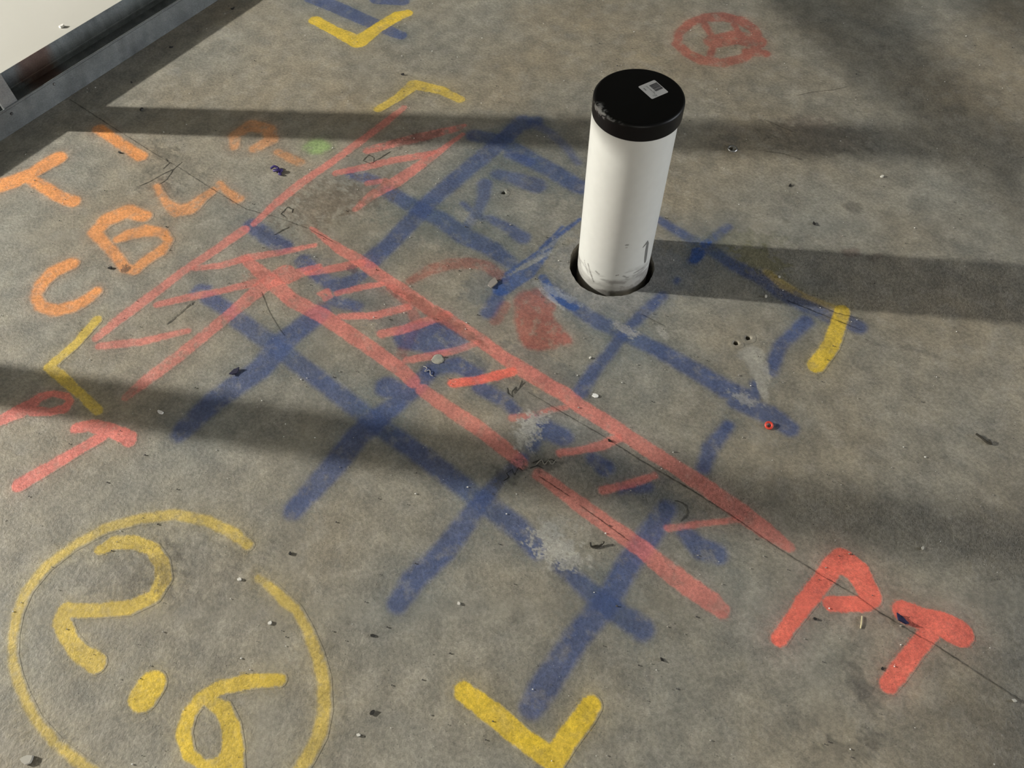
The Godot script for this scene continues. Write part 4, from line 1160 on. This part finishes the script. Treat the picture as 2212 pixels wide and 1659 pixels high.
func lift(cut: Cut, o: Vector3, e1: Vector3, e2: Vector3, u0: float, u1: float, v0: float, v1: float) -> void:
	var up := Vector3(0, 0.0002, 0)
	cut.face([o + e1 * u0 + e2 * v0 + up, o + e1 * u1 + e2 * v0 + up, o + e1 * u1 + e2 * v1 + up, o + e1 * u0 + e2 * v1 + up], Vector3.UP)


# ------------------------------------------------------------------ things outside the frame that cast shade into it
func build_wall_bracing() -> void:
	# a rail fixed across the studs and two slack bundles of cable slung along the stud wall
	var rail := Cut.new()
	var turn := Basis(Vector3(TRACK_N.x, 0, TRACK_N.y), Vector3.UP, Vector3(-TRACK_D.x, 0, -TRACK_D.y))
	rail.box(track_point(-0.25, TRACK_NEAR + 0.012, 1.061), Vector3(0.02, 0.13, 1.3), turn)
	single("backing_rail", "flat timber rail fixed across the steel studs", "rail", rail.mesh(), flat(Color(0.42, 0.30, 0.17), 0.75))
	for d in [[[[0.40, 0.965, 0.010], [0.55, 0.915, 0.012], [0.753, 0.860, 0.028], [0.915, 0.809, 0.037], [1.145, 0.736, 0.045], [1.377, 0.667, 0.058], [2.0, 0.48, 0.062], [2.45, 0.36, 0.062]], "slack black cable bundle slung low along the stud wall"], [[[0.70, 1.05, 0.03], [1.0, 0.953, 0.046], [1.143, 0.902, 0.05], [1.247, 0.868, 0.05], [1.359, 0.835, 0.05], [2.0, 0.66, 0.05], [2.45, 0.56, 0.05]], "thick black cable bundle slung above the slack one"]]:
		var pts := []
		var radii := []
		for k in d[0].size() - 1:
			for q in 6:
				var t := q / 6.0
				var a: Array = d[0][k]
				var b: Array = d[0][k + 1]
				pts.append(track_point(lerpf(a[0], b[0], t), TRACK_NEAR + 0.075, lerpf(a[1], b[1], t)))
				radii.append(lerpf(a[2], b[2], t))
		var tube := Cut.new()
		tube.tube(pts, radii, 16)
		single("cable_bundle", d[1], "cable", tube.mesh(), flat(Color(0.03, 0.03, 0.03), 0.6))


# ------------------------------------------------------------------ litter on the slab
func flake(size: float, thick: float, bend: float, seed_: int, stretch := 1.6) -> ArrayMesh:
	# an irregular chip with thickness, a little curled
	var r := RandomNumberGenerator.new()
	r.seed = seed_
	var rim_pts := []
	for k in 8:
		var a := TAU * k / 8.0 + r.randf_range(-0.2, 0.2)
		var q := size * 0.5 * r.randf_range(0.6, 1.0)
		rim_pts.append(Vector2(cos(a) * q * stretch, sin(a) * q))
	var cut := Cut.new()
	var top := []
	var low := []
	for p in rim_pts:
		var y: float = bend * (p.x * p.x) / (size * size) * size
		top.append(Vector3(p.x, y + thick, p.y))
		low.append(Vector3(p.x * 1.04, y, p.y * 1.04))
	for k in 8:
		var j := (k + 1) % 8
		var out: Vector3 = top[k] + top[j]
		cut.face([low[k], low[j], top[j], top[k]], Vector3(out.x, 0.2 * size, out.z))
		cut.face([top[k], top[j], Vector3(0, thick * 1.1, 0)], Vector3.UP)
		cut.face([low[k], low[j], Vector3(0, 0, 0)], Vector3.DOWN)
	return cut.mesh()


func curl(pts: Array, radius: float) -> ArrayMesh:
	var cv := Curve3D.new()
	for k in pts.size():
		var d: Vector3 = (pts[mini(k + 1, pts.size() - 1)] - pts[maxi(k - 1, 0)]) * 0.2
		cv.add_point(pts[k], -d, d)
	cv.bake_interval = 0.0015
	var baked := Array(cv.get_baked_points())
	var cut := Cut.new()
	var radii := []
	for k in baked.size():
		radii.append(radius * (0.55 if k == 0 or k == baked.size() - 1 else 1.0))
	cut.tube(baked, radii, 7)
	return cut.mesh()


func build_debris() -> void:
	single("plastic_scrap", "twisted purple plastic scrap beside the faint orange R", "scrap", curl([Vector3(-0.016, 0.003, -0.008), Vector3(-0.006, 0.007, -0.012), Vector3(0.004, 0.004, -0.006), Vector3(-0.006, 0.005, 0.002), Vector3(0.006, 0.008, 0.004), Vector3(0.014, 0.004, -0.002), Vector3(0.008, 0.003, 0.01), Vector3(0.014, 0.003, 0.014)], 0.003), flat(Color(0.028, 0.012, 0.12), 0.5, 0), Vector3(-0.585, 0.0004, -1.517)).rotation.y = 0
	single("plastic_chip", "dark purple chip beside the blue line below the side ladder", "chip", flake(0.016, 0.003, 0.5, 3, 1.6), flat(Color(0.008, 0.008, 0.035), 0.6, 0), Vector3(-0.577, 0.0005, -0.907)).rotation.y = 0.8
	single("plastic_chip", "dark blue chip tucked under the bar of the bright red T", "chip", flake(0.012, 0.003, 0.6, 5, 2.2), flat(Color(0.01, 0.01, 0.05), 0.6, 0), Vector3(0.658, 0.0005, -0.375)).rotation.y = -0.9
	var torus := TorusMesh.new()
	torus.inner_radius = 0.0042
	torus.outer_radius = 0.0088
	torus.rings = 28
	torus.ring_segments = 12
	single("plastic_ring", "small red plastic ring lying at the end of a blue line", "ring", torus, flat(Color(0.62, 0.06, 0.035), 0.4), Vector3(0.507, 0.0036, -0.758)).rotation.x = 0.25
	single("metal_shaving", "curled dark metal shaving between the blue cross and the lower pink rail", "shaving", curl([Vector3(-0.013, 0.006, -0.003), Vector3(-0.011, 0.002, 0.003), Vector3(-0.004, 0.0015, 0.005), Vector3(0.003, 0.002, 0.003), Vector3(0.009, 0.004, -0.001), Vector3(0.012, 0.0075, -0.004)], 0.0019), flat(Color(0.06, 0.055, 0.045), 0.35, 0.6), Vector3(0.15, 0.0004, -0.516)).rotation.y = 0
	single("metal_shaving", "bent dark shaving alone on the bare concrete beyond the bright red P", "shaving", curl([Vector3(-0.014, 0.004, -0.012), Vector3(-0.006, 0.003, -0.004), Vector3(0.002, 0.002, 0.006), Vector3(0.01, 0.002, 0.01), Vector3(0.006, 0.005, 0.002)], 0.0022), flat(Color(0.05, 0.045, 0.035), 0.5, 0.3), Vector3(0.921, 0.0004, -0.72)).rotation.y = 0
	single("straw", "pale straw between the bright red letters P and T", "straw", curl([Vector3(-0.004, 0.001, 0.01), Vector3(0, 0.002, 0), Vector3(0.004, 0.0015, -0.011)], 0.0011), flat(Color(0.55, 0.48, 0.28), 0.5, 0), Vector3(0.589, 0.0004, -0.37)).rotation.y = 0
	single("grey_flake", "pointed grey flake at the end of the dark red arc", "flake", flake(0.02, 0.003, 0.3, 9, 1.9), flat(Color(0.26, 0.24, 0.22), 0.6, 0), Vector3(-0.04, 0.0005, -1.136)).rotation.y = 0.9
	single("white_chip", "slender white chip beside the tip of the wide pink line", "chip", flake(0.009, 0.0025, 0.3, 12, 2.2), flat(Color(0.72, 0.7, 0.66), 0.6, 0), Vector3(-0.71, 0.0005, -0.81)).rotation.y = -0.5
	single("white_chip", "white chip beside the blue line above the upper pink rail", "chip", flake(0.01, 0.002, 0.1, 13, 1.8), flat(Color(0.75, 0.75, 0.73), 0.6, 0), Vector3(0.169, 0.0005, -0.835)).rotation.y = -0.4
	single("white_chip", "white crumb on the gypsum board at the track edge", "chip", flake(0.012, 0.006, 0.2, 14, 1.5), flat(Color(0.82, 0.8, 0.76), 0.6, 0), Vector3(-1.311, 0.014, -2.14)).rotation.y = 0.8
	single("black_chip", "tiny black crumb on the gypsum board", "chip", flake(0.01, 0.003, 0.2, 15, 1.6), flat(Color(0.03, 0.03, 0.03), 0.6, 0), Vector3(-1.217, 0.014, -2.288)).rotation.y = 0.4
	single("plastic_scrap", "clear plastic crumb beside the yellow circle", "scrap", flake(0.016, 0.005, 0.2, 16, 1.6), flat(Color(0.45, 0.43, 0.38), 0.25, 0), Vector3(-0.768, 0.0005, -0.177)).rotation.y = 0
	single("black_chip", "black chip in the shade of the track", "chip", flake(0.01008, 0.0016, 0.4, 30, 1.7), flat(Color(0.018, 0.017, 0.016), 0.5, 0), Vector3(-0.974, 0.0005, -2.051)).rotation.y = 0.0
	single("black_chip", "small black chip at the end of the track shade", "chip", flake(0.00792, 0.0026, 0.4, 31, 1.7), flat(Color(0.018, 0.017, 0.016), 0.5, 0), Vector3(-0.831, 0.0005, -2.243)).rotation.y = 0.7
	single("black_chip", "black crumb in the stud shadow", "chip", flake(0.00864, 0.0036, 0.4, 32, 1.7), flat(Color(0.018, 0.017, 0.016), 0.5, 0), Vector3(-0.989, 0.0005, -1.769)).rotation.y = 1.4
	single("black_chip", "tiny black crumb at the edge of the track shade", "chip", flake(0.0057599999999999995, 0.0016, 0.4, 33, 1.7), flat(Color(0.018, 0.017, 0.016), 0.5, 0), Vector3(-1.047, 0.0005, -1.889)).rotation.y = 2.0999999999999996
	single("black_chip", "black chip beside the orange letter I", "chip", flake(0.00648, 0.0026, 0.4, 34, 1.7), flat(Color(0.018, 0.017, 0.016), 0.5, 0), Vector3(-1.001, 0.0005, -1.596)).rotation.y = 2.8
	single("black_chip", "black chip beyond the pale yellow angle", "chip", flake(0.0057599999999999995, 0.0036, 0.4, 35, 1.7), flat(Color(0.018, 0.017, 0.016), 0.5, 0), Vector3(-0.293, 0.0005, -1.906)).rotation.y = 3.5
	single("black_chip", "black chip right beyond the pipe shadow", "chip", flake(0.00792, 0.0016, 0.4, 36, 1.7), flat(Color(0.018, 0.017, 0.016), 0.5, 0), Vector3(0.692, 0.0005, -1.438)).rotation.y = 4.199999999999999
	single("black_chip", "dark chip between the round stains and the pipe shadow", "chip", flake(0.00792, 0.0026, 0.4, 37, 1.7), flat(Color(0.018, 0.017, 0.016), 0.5, 0), Vector3(0.722, 0.0005, -1.308)).rotation.y = 4.8999999999999995
	single("black_chip", "dark pebble on the upper pink rail", "chip", flake(0.00504, 0.0036, 0.4, 38, 1.7), flat(Color(0.018, 0.017, 0.016), 0.5, 0), Vector3(0.189, 0.0005, -0.73)).rotation.y = 5.6
	single("black_chip", "small dark pebble between the circle and the blue line", "chip", flake(0.00648, 0.0016, 0.4, 39, 1.7), flat(Color(0.018, 0.017, 0.016), 0.5, 0), Vector3(-0.243, 0.0005, -0.36)).rotation.y = 6.3
	single("black_chip", "dark crumb between the yellow circle and the bold chevron", "chip", flake(0.00648, 0.0026, 0.4, 40, 1.7), flat(Color(0.018, 0.017, 0.016), 0.5, 0), Vector3(-0.233, 0.0005, -0.238)).rotation.y = 7.0
	single("black_chip", "dark crumb beside the faded part of the yellow circle", "chip", flake(0.00504, 0.0036, 0.4, 41, 1.7), flat(Color(0.018, 0.017, 0.016), 0.5, 0), Vector3(-0.404, 0.0005, -0.508)).rotation.y = 7.699999999999999
	single("black_chip", "dark crumb near the end of the lower pink rail", "chip", flake(0.0057599999999999995, 0.0016, 0.4, 42, 1.7), flat(Color(0.018, 0.017, 0.016), 0.5, 0), Vector3(0.243, 0.0005, -0.314)).rotation.y = 8.399999999999999
	single("black_chip", "dark crumb under the bright red P", "chip", flake(0.00504, 0.0026, 0.4, 43, 1.7), flat(Color(0.018, 0.017, 0.016), 0.5, 0), Vector3(0.512, 0.0005, -0.377)).rotation.y = 9.1
	single("black_chip", "black crumb beside the orange B", "chip", flake(0.00648, 0.0036, 0.4, 44, 1.7), flat(Color(0.018, 0.017, 0.016), 0.5, 0), Vector3(-0.917, 0.0005, -1.2)).rotation.y = 9.799999999999999
	single("black_chip", "dark crumb on the stem of the bright red T", "chip", flake(0.00432, 0.0016, 0.4, 45, 1.7), flat(Color(0.018, 0.017, 0.016), 0.5, 0), Vector3(0.604, 0.0005, -0.294)).rotation.y = 10.5
	single("pale_pebble", "shiny pale pebble beside the break in the yellow circle", "pebble", flake(0.007, 0.003, 0.1, 60, 1.3), flat(Color(0.68, 0.66, 0.6), 0.35, 0), Vector3(-0.487, 0.0005, -0.462)).rotation.y = 0.0
	single("pale_pebble", "shiny pale pebble inside the yellow circle near its rim", "pebble", flake(0.007, 0.003, 0.1, 61, 1.3), flat(Color(0.68, 0.66, 0.6), 0.35, 0), Vector3(-0.421, 0.0005, -0.384)).rotation.y = 1.1
	single("pale_pebble", "pale pebble beside the tapering blue line end", "pebble", flake(0.006, 0.003, 0.1, 62, 1.3), flat(Color(0.68, 0.66, 0.6), 0.35, 0), Vector3(-0.098, 0.0005, -0.413)).rotation.y = 2.2
	single("pale_pebble", "pale pebble left of the bold chevron", "pebble", flake(0.006, 0.003, 0.1, 63, 1.3), flat(Color(0.68, 0.66, 0.6), 0.35, 0), Vector3(-0.252, 0.0005, -0.205)).rotation.y = 3.3000000000000003
	single("pale_pebble", "glinting crumb in the pipe shadow", "pebble", flake(0.006, 0.003, 0.1, 64, 1.3), flat(Color(0.68, 0.66, 0.6), 0.35, 0), Vector3(0.565, 0.0005, -1.088)).rotation.y = 4.4
	single("pale_pebble", "glinting crumb on the old yellow mist", "pebble", flake(0.006, 0.003, 0.1, 65, 1.3), flat(Color(0.68, 0.66, 0.6), 0.35, 0), Vector3(0.606, 0.0005, -1.144)).rotation.y = 5.5
	single("pale_pebble", "pale crumb beside the upper pink rail", "pebble", flake(0.005, 0.003, 0.1, 66, 1.3), flat(Color(0.68, 0.66, 0.6), 0.35, 0), Vector3(0.165, 0.0005, -0.929)).rotation.y = 6.6000000000000005
	single("pale_pebble", "pale crumb beyond the bright red P", "pebble", flake(0.006, 0.003, 0.1, 67, 1.3), flat(Color(0.68, 0.66, 0.6), 0.35, 0), Vector3(0.733, 0.0005, -0.501)).rotation.y = 7.700000000000001
	single("pale_pebble", "pale crumb at the end of the long layout line", "pebble", flake(0.006, 0.003, 0.1, 68, 1.3), flat(Color(0.68, 0.66, 0.6), 0.35, 0), Vector3(0.802, 0.0005, -0.242)).rotation.y = 8.8
	single("pale_pebble", "pale crumb beyond the round stains", "pebble", flake(0.008, 0.003, 0.1, 69, 1.3), flat(Color(0.68, 0.66, 0.6), 0.35, 0), Vector3(0.927, 0.0005, -1.466)).rotation.y = 9.9
	single("fibre_curl", "thin curled fibres beside the mortar plug", "fibre", curl([Vector3(-0.012, 0.001, -0.012), Vector3(-0.004, 0.003, -0.006), Vector3(-0.008, 0.002, 0.002), Vector3(0.002, 0.003, 0), Vector3(0.004, 0.002, 0.01), Vector3(0.01, 0.002, 0.014)], 0.0008), flat(Color(0.35, 0.33, 0.3), 0.5, 0), Vector3(-0.173, 0.0004, -0.902)).rotation.y = 0
	single("fibre_curl", "thin curled fibres at the gap of the lower pink rail", "fibre", curl([Vector3(-0.02, 0.001, 0.004), Vector3(-0.01, 0.004, -0.004), Vector3(-0.004, 0.002, 0.004), Vector3(0.004, 0.005, -0.002), Vector3(0.01, 0.002, 0.004), Vector3(0.018, 0.003, -0.004)], 0.0009), flat(Color(0.2, 0.19, 0.16), 0.5, 0), Vector3(0.064, 0.0004, -0.684)).rotation.y = 0
	# sand and crumbs too many to count
	var grain := SphereMesh.new()
	grain.radius = 1.0
	grain.height = 1.5
	grain.radial_segments = 6
	grain.rings = 3
	var mm := MultiMesh.new()
	mm.transform_format = MultiMesh.TRANSFORM_3D
	mm.use_colors = true
	mm.mesh = grain
	mm.instance_count = 3200
	for k in 3200:
		var p := Vector2(rng.randf_range(-1.6, 1.6), rng.randf_range(-2.4, 0.0))
		for tries in 4:
			if n_mid.get_noise_2dv(p * 0.7) < -0.05 or p.distance_to(HOLE) < 0.1:
				p = Vector2(rng.randf_range(-1.6, 1.6), rng.randf_range(-2.4, 0.0))
		var s := 0.0005 + 0.0011 * pow(rng.randf(), 3.0)
		if p.distance_to(HOLE) < 0.1 or TRACK_N.dot(p) < TRACK_NEAR + 0.01:
			s = 0.0003
			p = Vector2(rng.randf_range(-0.5, 0.5), rng.randf_range(-0.7, -0.3))
		mm.set_instance_transform(k, Transform3D(Basis.from_euler(Vector3(rng.randf(), rng.randf() * 6.0, 0)).scaled(Vector3(s * rng.randf_range(0.7, 1.6), s, s)), Vector3(p.x, s * 0.5 + 0.001, p.y)))
		var pale := rng.randf()
		mm.set_instance_color(k, Color(0.75, 0.74, 0.70) if pale > 0.78 else (Color(0.33, 0.31, 0.27) if pale > 0.5 else Color(0.06, 0.055, 0.05)))
	var grit := MultiMeshInstance3D.new()
	grit.name = "grit"
	grit.multimesh = mm
	grit.material_override = tinted(0.45)
	add_child(grit)
	grit.set_meta("kind", "stuff")
	tag(grit, "fine sand and crumbs scattered over the concrete floor", "grit")
